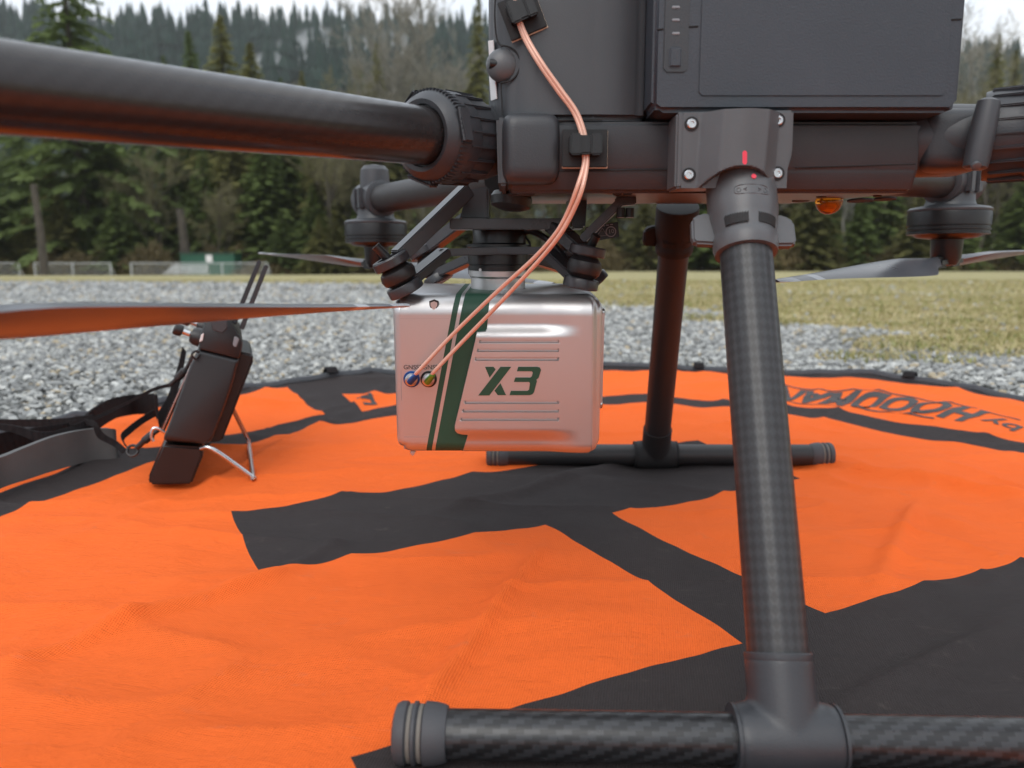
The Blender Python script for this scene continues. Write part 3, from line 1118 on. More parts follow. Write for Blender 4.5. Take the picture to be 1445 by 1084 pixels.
def edge_r(th):
    d = V((math.cos(th), math.sin(th), 0))
    o = PC - EC
    b = o.dot(d)
    return -b + math.sqrt(b * b - o.length_squared + ER * ER)


CREASES = [(atz(760, 785, .006), atz(590, 1010, .006), 0.0065, .010), (atz(120, 900, .006), atz(380, 820, .006), 0.0061, .012), (atz(380, 820, .006), atz(480, 770, .006), 0.0055, .012),
           (atz(1240, 830, .006), atz(1290, 720, .006), 0.0061, .010), (atz(560, 560, .01), atz(200, 720, .006), 0.0049, .014), (atz(1130, 655, .01), atz(1445, 700, .01), 0.0068, .014),
           (atz(200, 880, .006), atz(10, 950, .006), 0.0049, .010), (atz(640, 720, .006), atz(880, 660, .008), 0.0055, .012), (atz(1180, 1000, .006), atz(1400, 900, .006), 0.0049, .010)]


def pad_z(x, y):
    r = math.hypot(x - PC.x, y - PC.y)
    k = sstep(0.15, 0.62, r) * (1 - 0.55 * sstep(0.45, 0.1, y))
    z = ground_z(x, y) + 0.0065
    z += (0.0030 + 0.0055 * k) * noise.noise(V((x * 4.2, y * 5.0, 1.7)))
    z += (0.0030 + 0.0055 * k) * noise.noise(V((x * 11, y * 6.5, 5.1)))
    a = noise.noise(V((x * 7 + 3 * noise.noise(V((x * 2, y * 2, 8))), y * 16, 2.4)))
    z += (0.0042 + 0.0016 * k) * (1 - abs(a)) ** 5
    z += 0.0018 * noise.noise(V((x * 30, y * 24, 9.9))) + 0.0005 * noise.noise(V((x * 70, y * 50, 4.4)))
    p = V((x, y, 0))
    for A, B, h, w in CREASES:
        d = B - A; d.z = 0
        q = p - A; q.z = 0
        u = q.dot(d) / d.length_squared
        if -.2 < u < 1.2:
            dist = abs(q.cross(d).z) / d.length
            if dist < 3 * w:
                z += h * math.exp(-(dist / w) ** 2 * 2) * (sstep(-.2, .15, u) * sstep(1.2, .85, u))
    # pressed flat under the skids, lifted towards the far one
    z += 0.0035 * math.exp(-((y - .80) / .10) ** 2) * sstep(-.1, .05, x) * sstep(.45, .3, x)
    f = math.exp(-((y - .312) / .035) ** 2) * sstep(-.12, -.03, x)
    z = z * (1 - f) + (0.0050) * f
    z += 0.012 * sstep(.66, .80, r) * sstep(.9, 1.15, y) * (0.7 + 0.8 * noise.noise(V((x * 5, y * 5, 3.3))))
    return max(z, 0.001)


def polar(cx, cy, r, th):
    return V((cx + r * math.cos(th), cy + r * math.sin(th), 0))


bm = bmesh.new()
NS = 640
radii = [0.0] + [RIN * (k / 140) ** .95 for k in range(1, 141)] + [RIN + (ROUT - RIN) * k / 8 for k in range(1, 9)]
outer = [k / 30 for k in range(1, 31)]
rings = []
cen = bm.verts.new(PC)
for r in radii[1:]:
    rings.append([bm.verts.new(polar(PC.x, PC.y, r, 2 * math.pi * k / NS)) for k in range(NS)])
for u in outer:
    rings.append([bm.verts.new(polar(PC.x, PC.y, ROUT + (edge_r(2 * math.pi * k / NS) - ROUT) * u, 2 * math.pi * k / NS)) for k in range(NS)])
for k in range(NS):
    bm.faces.new((cen, rings[0][k], rings[0][(k + 1) % NS]))
for i in range(len(rings) - 1):
    for k in range(NS):
        j = (k + 1) % NS
        bm.faces.new((rings[i][k], rings[i + 1][k], rings[i + 1][j], rings[i][j]))


def cut(co, no):
    bmesh.ops.bisect_plane(bm, geom=bm.verts[:] + bm.edges[:] + bm.faces[:], dist=1e-5, plane_co=co, plane_no=no)


HB_IN, HB_OUT, HB_L, HB_X = 0.115, 0.271, 0.265, 0.034
for s in (HB_IN, HB_OUT, -HB_IN, -HB_OUT):
    cut(HC + HU * s, HU)
for s in (HB_L, -HB_L, HB_X, -HB_X):
    cut(HC + HV * s, HV)
GAPS = [R(35.0), R(30.0), R(120.5), R(125.5), R(212), R(217), R(303), R(308)]
for gth in GAPS:
    cut(PC, V((-math.sin(gth), math.cos(gth), 0)))
EA, EB = polar(PC.x, PC.y, .725, R(120.5)), polar(PC.x, PC.y, .648, R(106))
cut(EA, (EB - EA).cross(V((0, 0, 1))))
e_n = (EB - EA).cross(V((0, 0, 1)))
if e_n.dot(PC - EA) > 0: e_n = -e_n


def pad_black(c):
    p = c - PC
    r, th = p.length, math.degrees(math.atan2(p.y, p.x)) % 360
    if r < RIN:
        q = c - HC
        a, b = q.dot(HV), q.dot(HU)
        if abs(a) < HB_L and HB_IN < abs(b) < HB_OUT: return True
        return abs(a) < HB_X and abs(b) <= HB_IN
    if r < ROUT: return True
    if r > edge_r(math.radians(th)) - 0.022: return True
    for g0, g1 in ((30, 35), (120.5, 125.5), (212, 217), (303, 308)):
        if g0 < th < g1: return True
    if 98 < th < 121 and (c - EA).dot(e_n) > 0: return True
    return False


for f in bm.faces:
    f.material_index = 1 if pad_black(f.calc_center_median()) else 0
for v in bm.verts:
    v.co.z = pad_z(v.co.x, v.co.y)
bmesh.ops.recalc_face_normals(bm, faces=bm.faces[:])
if bm.faces[100].normal.z < 0:
    bmesh.ops.reverse_faces(bm, faces=bm.faces[:])
me = bpy.data.meshes.new('landing_pad')
bm.to_mesh(me); bm.free()
me.shade_smooth()
pad = link('landing_pad', me, None, [M['orange'], M['blackcloth']])
tag(pad, 'round orange and black fabric drone landing pad spread on the gravel', 'landing pad')
m = MB()
m.tube([polar(PC.x, PC.y, edge_r(k * 2 * math.pi / 300), k * 2 * math.pi / 300) + V((0, 0, pad_z(*polar(PC.x, PC.y, edge_r(k * 2 * math.pi / 300), k * 2 * math.pi / 300)[:2]) + .001)) for k in range(301)], .0065, 8, cap=False)
m.build('rim_binding', M['binding'], pad)
for px, py in ((487, 548), (985, 531), (1280, 545)):
    th = math.atan2(*(lambda q: (q.y - PC.y, q.x - PC.x))(atz(px, py, .036)))
    c = polar(PC.x, PC.y, edge_r(th), th)
    c.z = pad_z(c.x, c.y) + .006
    d = V((math.cos(th), math.sin(th), 0)); s = V((-d.y, d.x, 0)) * .009
    path = [c - d * .012 + V((0, 0, .001)), c - d * .006 + V((0, 0, .007)), c + d * .004 + V((0, 0, .009)), c + d * .014 + V((0, 0, .003)), c + d * .018 + V((0, 0, -.006))]
    m = MB(); m.ribbon([(p + s, p - s) for p in path], .002); m.build('webbing_loop', M['webbing'], pad)


def text_mesh(body, size, shear=0.0, bold=0.0, spacing=1.0):
    cu = bpy.data.curves.new('lettering', 'FONT')
    cu.body, cu.size, cu.shear, cu.offset, cu.space_character = body, size, shear, bold, spacing
    cu.resolution_u = 6
    ob = bpy.data.objects.new('tmp', cu)
    COL.objects.link(ob)
    me = bpy.data.meshes.new_from_object(ob)
    bpy.data.objects.remove(ob)
    return me


def drape(b, mapf, name, mat, parent, lift=.0009):
    """cut a flat drawing into 7 mm cells, map it to the pad and follow its folds"""
    xs_ = [v.co.x for v in b.verts]; ys_ = [v.co.y for v in b.verts]
    for lo, hi, no in ((min(xs_), max(xs_), V((1, 0, 0))), (min(ys_), max(ys_), V((0, 1, 0)))):
        q = lo + .006
        while q < hi:
            bmesh.ops.bisect_plane(b, geom=b.verts[:] + b.edges[:] + b.faces[:], dist=1e-6, plane_co=no * q, plane_no=no)
            q += .006
    for v in b.verts:
        p = mapf(v.co.x, v.co.y)
        v.co = V((p.x, p.y, pad_z(p.x, p.y) + lift))
    bmesh.ops.recalc_face_normals(b, faces=b.faces[:])
    me = bpy.data.meshes.new(name)
    b.to_mesh(me); b.free()
    return link(name, me, parent, mat)


def flat_bm(me=None, polys=()):
    b = bmesh.new()
    if me: b.from_mesh(me)
    for pl in polys:
        b.faces.new([b.verts.new((x, y, 0)) for x, y in pl])
    return b


def text_arc(th0, r0):
    # reads from outside the pad: runs clockwise, letter tops towards the centre
    return lambda x, y: polar(PC.x, PC.y, r0 - y, th0 + x / r0)


ARC = text_arc(R(38.2), .735)
drape(flat_bm(text_mesh('by', .050, .0, .0006)), text_arc(R(37.5), .712), 'lettering', M['darkink'], pad)
wl_ = []
ta_ = text_arc(R(41.5), .738)
drape(flat_bm(text_mesh('HOODMAN', .084, .35, .0042, 1.06)), lambda x, y: ta_(x * .625, y * 1.12), 'lettering', M['darkink'], pad)
drape(flat_bm(text_mesh('E', .05, .0, .0012)), text_arc(R(117.6), .688), 'lettering', M['darkink'], pad)
lines = [[(-.035, -.004), (.015, -.004), (.015, .0), (-.035, .0)]]
seqs = [[(.02, -.010), (.10, -.010), (.20, -.010), (.285, -.010)], [(.050, .076), (.12, .076), (.20, .076), (.300, .076)]]
for sq in seqs:
    for (xa, ya), (xb, yb) in zip(sq, sq[1:]):
        lines.append([(xa, ya - .002), (xb, yb - .002), (xb, yb + .002), (xa, ya + .002)])
drape(flat_bm(None, lines), text_arc(R(41.5), .738), 'emblem', M['darkink'], pad)

# ------------------------------------------------------------------ drone
DR = empty('drone', (0.11, 0.55, 0.0))
tag(DR, 'large dark grey quadcopter drone standing on carbon landing legs over the pad', 'drone')

# chassis: lower hull with a chamfered belly
x0, x1 = -0.002, 0.226
m = MB()
m.prism([V((x0, .440, .2745)), V((x0, .440, .3005)), V((x0, .660, .3050)), V((x0, .660, .2860)), V((x0, .640, .2725)), V((x0, .446, .2625))], V((x1 - x0, 0, 0)), .0022, 3)
m.build('chassis', M['shell2'], DR)
m = MB()      # shell split lines along the flank
m.tube([at(786, 242, .4400), at(950, 239, .4400)], .00035, 6)
m.build('flank_seam', M['matte'], DR)
m = MB()
m.tube([at(1122, 237, .4400), at(1292, 232, .4400)], .00035, 6)
m.build('flank_seam', M['matte'], DR)
m = MB()
q = at(744, 213, .455)
m.pillow((q.x + .0005, .4565, q.z - .0010), (.0330, .046, .0390), .36, Matrix.Rotation(R(5), 3, 'Z'))
m.build('arm_housing', M['shell2'], DR, 0)
m = MB()
m.prism([at(700, 165, .44), at(717, 166, .44), at(717, 262, .44), at(703, 262, .44)], V((.0, .05, 0)), .0015)
m.build('joint_plate', M['shell'], DR)
m = MB()
m.lathe([(.012, 0), (.0135, .003), (.0125, .008), (.007, .010)], (.000, .50, .2672), (-.12, -.1, -1), 24)
m.build('sensor_lens', M['black'], DR)
m = MB()
for px, py, Y, r in ((1215, 276, .56, .009), (1250, 268, .53, .007), (1130, 280, .56, .006), (1160, 258, .49, .003), (1240, 250, .475, .0025), (1080, 262, .48, .003), (890, 268, .50, .003)):
    q = at(px, py, Y)
    m = MB()
    m.lathe([(r, 0), (r, .0012), (r * .8, .0014)], (q.x, Y, .2625 + (Y - .446) * .0516 + .0006), (0, -.05, -1), 20)
    m.build('belly_port', M['matte'], DR)
m = MB()
for px in (723, 748, 866, 880):
    q = at(px, 262, .468)
    m.box((q.x, .452, .2626), (.005, .004, .0012), .0004)
m.build('vent_slot', M['matte'], DR)
q = at(1170, 283, .53)
m = MB(); m.ball((q.x, .53, .2652), .0088, 24, (1, 1, 1.0)); m.build('beacon_lens', M['amber'], DR)
m = MB(); m.box((q.x, .53, .2625), (.006, .006, .003), .0006); m.build('beacon_lamp', plastic('yellow_diode', (.8, .5, .03), .3), DR)

# front hull: curved flank, rounded nose, rises out of the picture
out = [(.0775, .475), (.0755, .4475), (.070, .4432), (.045, .4418), (.015, .4428), (.002, .4455), (-.006, .450), (-.0115, .458), (-.0135, .470), (-.014, .52), (-.014, .60), (-.010, .650), (.0, .66), (.0775, .66)]
m = MB()
m.prism([V((x, y, .3015)) for x, y in out], V((0, 0, .130)), .003, 3)
m.build('front_hull', M['shell'], DR, 40)
# seam between nose cap and flank, with the round camera bulge
m = MB()
seam = [at(700, -15, .4492), at(698, 20, .4492), at(701, 55, .4492), at(708, 65, .4470)]
c0 = at(709, 91, .4468)
rr = 23.5 * .45 / 1086
for k in range(9):
    a = R(90 - k * 22.5)
    seam.append(V((c0.x + math.cos(a) * rr, .4462 - .0004 * math.cos(a), c0.z + math.sin(a) * rr)))
seam += [at(707, 118, .4480), at(708, 140, .4480), at(709, 163, .4478)]
m.tube(catmull(seam, 4), .0005, 6)
m.tube(catmull([at(737, 175, .4425), at(760, 173, .4420), at(800, 170, .4412), at(850, 169, .441)], 4), [.0003] * 4 + [.0008] * 4 + [.0004] * 5, 6)
m.build('seam', M['matte'], DR)
m = MB()
m.ball((c0.x, .4495, c0.z), .0092, 28, (1, .62, 1))
m.build('camera_bulge', M['bracket'], DR)
q = at(695, 92, .449)
m = MB(); m.lathe([(.0032, 0), (.0026, .006), (.0018, .0062)], (q.x + .004, .4475, q.z), (-1, -.25, 0), 20); m.build('camera_lens', M['black'], DR)
m = MB()       # pale sticker wrapped on the nose
m.prism([at(690, 58, .462), at(697, 57, .4525), at(699, 84, .4525), at(692, 86, .462)], V((-.0006, -.0006, 0)), .0002)
m.prism([at(691, 99, .462), at(699, 98, .4525), at(702, 140, .4525), at(694, 143, .462)], V((-.0006, -.0006, 0)), .0002)
m.build('sticker', M['white'], DR)
# hull behind the batteries
m = MB()
m.prism([V((.079, .51, .3055)), V((.236, .51, .3055)), V((.236, .66, .3055)), V((.079, .66, .3055))], V((0, 0, .125)), .004)
m.build('rear_hull', M['shell2'], DR)

# battery
bt_ = MB()
zb = at(1000, 158, .421).z
p = [at(921, 158, .421), at(926, 161, .421), at(1350, 156, .421), at(1354, 146, .421), at(1359, 0, .421)]
xa, xb = at(921, 100, .421).x, at(1357, 100, .421).x
bt_.prism([V((xa, .421, zb + .003)), V((xa + .004, .421, zb)), V((xb - .004, .421, zb)), V((xb, .421, zb + .004)), V((xb, .421, zb + .13)), V((xa, .421, zb + .13))], V((0, .084, 0)), .0068, 5)
battery = bt_.build('battery', M['battery'], DR, 50)
m = MB()
pa, pb = at(985, 136, .4205), at(1335, 132, .4205)
m.prism([V((pa.x, .4203, pa.z + .002)), V((pa.x + .002, .4203, pa.z)), V((pb.x - .002, .4203, pa.z)), V((pb.x, .4203, pa.z + .002)), V((pb.x, .4203, pa.z + .12)), V((pa.x, .4203, pa.z + .12))], V((0, .002, 0)), .0005)
m.build('face_panel', M['battery'], battery)
m = MB()
pa, pb = at(935, 103, .4205), at(971, 103, .4205)
m.prism([V((pa.x, .4204, pa.z + .002)), V((pa.x + .002, .4204, pa.z)), V((pb.x - .002, .4204, pa.z)), V((pb.x, .4204, pa.z + .002)), V((pb.x, .4204, pa.z + .09)), V((pa.x, .4204, pa.z + .09))], V((0, .002, 0)), .0005)
m.build('control_strip', M['shell2'], battery)
for py in (10, 28, 47):
    q = at(954, py, .420)
    m = MB(); m.box((q.x, .4203, q.z), (.0040, .0008, .0014), .0003); m.build('indicator_light', M['led'], battery)
q = at(953, 81, .420)
m = MB(); m.box((q.x, .4203, q.z), (.0066, .0022, .0102), .0009, None, 3); m.build('power_button', M['battery'], battery)
m = MB()
for (xa_, ya_), (xb_, yb_) in (((927, 42), (936, 41)), ((972, 38), (985, 37)), ((1337, 28), (1357, 27))):
    m.tube([at(xa_, ya_, .4208), at(xb_, yb_, .4208)], .00045, 6)
m.build('latch_seam', M['matte'], battery)


# landing gear
def landing_gear(B, T, half_l, half_r, near):
    e = (T - B).normalized()
    L = (T - B).length
    m = MB()
    n = 14
    m.tube([B + e * (L * k / n) for k in range(n + 1)], .0135, 40)
    leg = m.build('landing_leg', M['carbon_leg'] if near else M['dull_tube'], DR)
    ax = V((1, (-.026 if near else -.004), 0)).normalized()
    m = MB()
    m.lathe([(.0152, -.004), (.0149, .034)], B, e, 40)
    m.lathe([(.0140, -.0225), (.0150, -.019), (.0156, 0), (.0150, .019), (.0140, .0225)], B, ax, 40)
    tj = m.build('tee_joint', M['shell2'] if near else M['matte'], leg, 0)
    md = tj.modifiers.new('union', 'REMESH'); md.mode = 'VOXEL'; md.voxel_size = .0009; md.use_smooth_shade = True
    md = tj.modifiers.new('fillet', 'SMOOTH'); md.factor = .5; md.iterations = 26
    m = MB()
    m.lathe([(.0138, .0325), (.0148, .0325), (.01495, .0332), (.01495, .0352), (.0146, .0357), (.0138, .0357)], B, e, 40)
    m.build('joint_lip', M['shell2'] if near else M['matte'], leg)
    for h0_, h1_ in ((-.0230, -.0216), (.0216, .0230)):
        m = MB(); m.lathe([(.0112, h0_), (.0146, h0_), (.0146, h1_), (.0112, h1_)], B, ax, 40)
        m.build('joint_lip', M['shell2'] if near else M['matte'], leg)
    # locking collar
    m = MB()
    m.lathe([(.0142, -.010), (.0160, -.0095), (.0168, -.006), (.0168, -.002), (.0160, .000), (.0176, .009), (.0184, .014), (.0184, .030), (.0180, .033), (.0165, .0335)], T, e, 48)
    m.build('locking_collar', M['bracket'] if near else M['matte'], leg)
    side = e.cross(V((0, 1, 0))).normalized()
    if side.x < 0: side = -side
    fwd = e.cross(side)
    if fwd.y > 0: fwd = -fwd
    Rm = Matrix((side, -fwd, e)).transposed()
    for s in (-1, 1):
        m = MB()
        m.prism([T + side * s * a + e * b for a, b in ((.013, .015), (.0225, .0145), (.0275, .011), (.0278, -.0015), (.0262, -.0035), (.013, -.004))], -fwd * .006, .0015, 3)
        m.build('grip_wing', M['bracket'] if near else M['matte'], leg)
        m = MB()
        for i_ in range(10):
            a0_, a1_ = R(9 + 4.2 * i_) * s, R(9 + 4.2 * (i_ + 1)) * s
            q_ = [T + e * h_ + (side * math.sin(an_) + fwd * math.cos(an_)) * (.0160 + .0016 * h_ / .009 + .0003) for an_, h_ in ((a0_, .0012), (a1_, .0004), (a1_, .0052), (a0_, .0062))]
            m.bm.faces.new([m.bm.verts.new(p_) for p_ in q_])
        bmesh.ops.remove_doubles(m.bm, verts=m.bm.verts[:], dist=1e-5)
        bmesh.ops.solidify(m.bm, geom=m.bm.faces[:], thickness=.0006)
        m.build('collar_slot', M['matte'], leg)
    # skid
    m = MB()
    pts = [B - ax * half_l + ax * ((half_l + half_r) * k / 16) for k in range(17)]
    m.tube(pts, .0105 if near else .0112, 36)
    skid = m.build('skid', M['carbon_skid'] if near else M['dull_tube'], DR)
    for o, d in ((pts[0], ax), (pts[-1], -ax)):
        m = MB()
        m.lathe([(.009, -.003), (.0122, -.002), (.0133, .000), (.0133, .0026), (.0118, .0036), (.0118, .0052), (.0133, .0058), (.0133, .0070), (.0118, .0080), (.0118, .0100), (.0134, .0108), (.0131, .0150), (.0124, .0185), (.0116, .0205), (.0106, .0207)], o, d, 40)
        cp = m.build('end_cap', M['capgrey'], skid)
        for h in (.0044, .0090):
            m = MB()
            m.lathe([(.0112, h - .0010), (.0122, h - .0008), (.0122, h + .0008), (.0112, h + .0010)], o, d, 40)
            m.build('cap_ring', M['capring'], skid)
    return leg, e, side, fwd


LB_, LT_ = V((.1190, .3090, .0175)), V((.1235, .4155, .2365))
leg, le, lside, lfwd = landing_gear(LB_, LT_, .168, .170, True)
FB_, FT_ = V((.1535, .804, .0235)), V((.1435, .690, .2440))
landing_gear(FB_, FT_, .178, .186, False)

# leg bracket on the flank
br_ = MB()
br_.prism([at(955, 158, .419), at(1121, 155, .419), at(1119, 215, .419), at(1106, 262, .419), at(952, 266, .419)], V((0, .022, 0)), .0012)
bracket = br_.build('leg_bracket', M['bracket'], DR)
bv_, bf_ = [], []
bx0, bx1, bz1 = at(963, 200, .419).x, at(1113, 200, .419).x, at(1040, 158, .416).z
bc = at(1043, 200, .42).x
bz0 = at(1040, 266, .42).z
NBX, NBZ = 72, 60
for k in range(NBZ + 1):
    z = bz0 + (bz1 - bz0) * k / NBZ
    for i_ in range(NBX + 1):
        x = bx0 + (bx1 - bx0) * i_ / NBX
        dx = x - bc - (z - bz1) * .04
        B_ = .0120 * (1 - sstep(.0105, .0215, abs(dx))) - .0022 * sstep(0, .012, abs(dx)) * (1 - sstep(.013, .019, abs(dx)))
        zl = at(1040, 240, .42).z - .0105 * min(1, abs(dx) / .020) ** 2.2
        B_ *= sstep(zl - .0006, zl + .0006, z)
        bv_.append((x, .4187 - max(0, B_) - .0003 * (B_ > .0005), z))
for k in range(NBZ):
    for i_ in range(NBX):
        a_ = k * (NBX + 1) + i_
        bf_.append((a_, a_ + 1, a_ + NBX + 2, a_ + NBX + 1))
top0 = len(bv_)
for i_ in range(NBX + 1):
    q_ = bv_[NBZ * (NBX + 1) + i_]
    bv_.append((q_[0], .4206, q_[2]))
for i_ in range(NBX):
    a_ = NBZ * (NBX + 1) + i_
    bf_.append((a_, a_ + 1, top0 + i_ + 1, top0 + i_))
me = bpy.data.meshes.new('boss')
me.from_pydata(bv_, [], bf_)
me.shade_smooth(); me.set_sharp_from_angle(angle=R(45))
link('boss', me, bracket, M['bracket'])
for px, py in ((976, 175), (1098, 170), (972, 247), (1097, 245)):
    q = at(px, py, .4186)
    m = MB(); m.lathe([(.0037, .0004), (.0037, -.0004)], q, (0, -1, 0), 24); m.build('screw_recess', M['matte'], bracket)
    m = MB(); m.lathe([(.0026, -.0002), (.0026, .0008), (.0021, .0013), (.0012, .0013), (.0011, .0006)], q, (0, -1, 0), 24); m.build('screw', M['steel'], bracket)
q = at(1051, 222, .4140)
m = MB()
m.prism([at(a, b, .4064) for a, b in ((1047, 230), (1049, 233), (1053, 233), (1055, 230), (1055, 215), (1053, 212), (1049, 212), (1047, 215))], V((0, .002, 0)), .0003)
m.build('red_mark', M['red'], bracket)
m = MB(); m.lathe([(.0013, 0), (.0013, .001)], LT_ + le * .0255 + lside * .0010 + lfwd * .0180, lfwd, 16); m.build('red_dot', M['red'], leg)
# raised lock symbol on the collar
m = MB()
ring = []
for k in range(24):
    a = k / 24 * 6.2832
    ca, sa = math.cos(a), math.sin(a)
    xx = (abs(ca) ** .35) * (1 if ca > 0 else -1) * .0088
    zz = (abs(sa) ** .5) * (1 if sa > 0 else -1) * .0026
    rad = math.sqrt(max(0, .0184 ** 2 - xx * xx))
    ring.append(LT_ + le * (.0185 + zz) + lside * xx + lfwd * rad)
m.tube(ring + [ring[0]], .0003, 6, cap=False)
for pts in ([(-.0045, 0), (.0045, 0)], [(-.0030, .0008), (-.0045, 0), (-.0030, -.0008)], [(.0030, .0008), (.0045, 0), (.0030, -.0008)]):
    m.tube([LT_ + le * (.0183 + b) + lside * a + lfwd * math.sqrt(.0184 ** 2 - a * a) for a, b in pts], .0003, 6)
for s in (-1, 1):
    m.tube([LT_ + le * (.0183 + .0012 * math.sin(k * .7)) + lside * (s * .0068 + .0010 * math.cos(k * .7)) + lfwd * math.sqrt(.0184 ** 2 - (s * .0068 + .001 * math.cos(k * .7)) ** 2) for k in range(10)], .00025, 6)
m.build('lock_symbol', M['bracket'], leg)

# ---- arms
def lock_ring(o, d, r, ln, parent):
    """fluted locking sleeve, axis d from o"""
    m = MB()
    m.lathe([(r * .64, .0030), (r * .66, .0006), (r * .76, .000), (r * .90, .0030), (r * .985, .0075), (r * 1.0, .0105), (r, ln * .55), (r * .95, ln * .60), (r * .96, ln * .72), (r * .985, ln * .9), (r * .95, ln), (r * .7, ln)], o, d, 64)
    body = m.build('locking_sleeve', M['shell2'], parent)
    d = d.normalized()
    a = d.orthogonal().normalized(); b = d.cross(a)
    m = MB()
    for k in range(20):
        an = k / 20 * 6.2832
        n = a * math.cos(an) + b * math.sin(an)
        tg = d.cross(n)
        Rm = Matrix((tg, n, d)).transposed()
        m.box(o + d * (ln * .64) + n * (r * .965), (r * .07, r * .12, ln * .60), .0006, Rm)
    gr_ = m.build('grip_rib', M['shell2'], body)
    gr_['kind'] = 'stuff'
    m = MB()
    for k in range(64):
        an = k / 64 * 6.2832
        n = a * math.cos(an) + b * math.sin(an)
        m.box(o + d * .0085 + n * (r * .985), (r * .045, r * .05, .006), .0003, Matrix((d.cross(n), n, d)).transposed())
    kn = m.build('knurl', M['shell2'], body)
    kn['kind'] = 'stuff'
    for k in range(3):
        an = k / 3 * 6.2832 + .5
        n = a * math.cos(an) + b * math.sin(an)
        Rm = Matrix((d.cross(n), n, d)).transposed()
        m = MB(); m.box(o + d * .009 + n * r * .97, (r * .8, r * .12, .009), .002, Rm, 3); m.build('grip_lug', M['shell2'], body)
    return body


MZ = .040     # arm axis above motor can


def motor(c, arm_dir, prop_dir, tilt, parent, spin=1):
    """c = centre of the motor can"""
    m = MB()
    up = V((0, 0, 1))
    m.lathe([(.020, .0), (.0345, .0005), (.035, -.002), (.035, -.0125), (.034, -.0130), (.034, -.0145), (.0350, -.0150), (.0350, -.0165), (.034, -.017), (.034, -.0185), (.0348, -.019), (.0348, -.0205), (.030, -.021)], c + up * .0125, up, 48)
    can = m.build('motor', M['black'], parent)
    m = MB()
    m.lathe([(.0352, .0128), (.0355, .0145), (.033, .0165), (.022, .0185), (.0205, .022), (.0200, .034)], c, up, 48)
    m.lathe([(.0165, .030), (.0165, .062), (.0155, .072), (.0120, .0765), (.004, .078)], c, up, 32)
    d = arm_dir.normalized()
    m.lathe([(.0165, -.022), (.0198, -.021), (.0200, .024), (.0185, .026), (.016, .026)], c + up * MZ, d, 36)
    s = d.cross(up).normalized()
    for k in (-1, 1):
        m.box(c + up * MZ + s * .0205 * k + d * .006, (.008, .006, .022), .001, Matrix((d, s, up)).transposed())
        m.box(c + up * MZ + s * .0205 * k - d * .008, (.008, .006, .022), .001, Matrix((d, s, up)).transposed())
    m.build('motor_mount', M['shell'], can)
    m = MB()
    m.lathe([(.030, -.0085), (.026, -.011), (.014, -.0125), (.013, -.030), (.010, -.036), (.004, -.037)], c, up, 32)
    m.build('hub', M['black'], can)
    # propeller: two blades
    pd = V(prop_dir).normalized()
    sd = up.cross(pd)
    for s in (1, -1):
        ax = (pd * s + up * tilt * s).normalized()
        sdv = sd * s
        m = MB()
        n = 26
        prev = None
        secs = []
        for k in range(n + 1):
            u = k / n
            rr_ = .020 + u * .247
            ch = (.012 + .034 * sstep(0, .22, u)) * (1 - .66 * sstep(.25, 1.0, u) ** 1.1)
            if u > .96: ch *= (1.0 - (u - .96) / .04 * .55)
            tw = R(20 - 16 * u) * spin
            th = .0070 * (1 - u) + .0022
            cdir = sdv * math.cos(tw) + up * math.sin(tw)
            ndir = ax.cross(cdir)
            o = c + up * (-.0335) + ax * rr_
            ring_ = []
            for cx, ty in ((-.42, 0), (-.25, .7), (.05, 1), (.35, .6), (.58, 0), (.35, -.35), (.05, -.45), (-.25, -.3)):
                ring_.append(m.bm.verts.new(o + cdir * ch * cx + ndir * th * ty * .7))
            secs.append(ring_)
        for k in range(n):
            for j in range(8):
                f = m.bm.faces.new((secs[k][j], secs[k][(j + 1) % 8], secs[k + 1][(j + 1) % 8], secs[k + 1][j]))
                if (.79 < k / n < .83) or (.90 < k / n):
                    f.material_index = 1
        m.bm.faces.new(secs[0]); m.bm.faces.new(list(reversed(secs[-1])))
        m.build('propeller_blade', [M['prop'], M['proptip']], can, 60)
        m = MB()
        m.box(c + up * -.033 + ax * .014, (.020, .014, .010), .003, Matrix((ax, sdv, ax.cross(sdv))).transposed())
        m.build('blade_clamp', M['black'], can)
    return can


ad = V((-.589, -.806, -.058)).normalized()
P1 = V((-.0455, .4335, .2914))
m = MB()
apts = [P1 - ad * .03 + ad * (.30 * k / 20) for k in range(21)]
m.tube(apts, .0152, 48)
arm1 = m.build('arm', M['carbon_arm'], DR)
lock_ring(P1 + ad * .006, -ad, .0248, .040, arm1)
m = MB(); m.lathe([(.020, .040), (.0215, .044), (.0215, .052), (.019, .062)], P1 + ad * .006, -ad, 40); m.build('arm_socket', M['shell'], arm1)
mo = V((-.206, .2155, .236))
motor(mo, ad, (.142, .217, 0), -.012, DR, -1)

FLm = V((-.154, .888, .2575))
j = V((-.010, .655, .2930))
dd = (FLm + V((0, 0, MZ)) - j)
m = MB(); m.tube([j + dd * (k / 10) for k in range(11)], .0150, 36); m.build('arm', M['dull_tube'], DR)
motor(FLm, dd, (math.cos(R(44)), -math.sin(R(44)), 0), -.065, DR)

FRm = V((.4075, .733, .2600))
j = V((.270, .640, .2950))
dd = (FRm + V((0, 0, MZ)) - j)
m = MB(); m.tube([j + dd * (k / 10) for k in range(11)], .0150, 36); m.build('arm', M['dull_tube'], DR)
motor(FRm, dd, (-.80, -.60, 0), -.058, DR, -1)

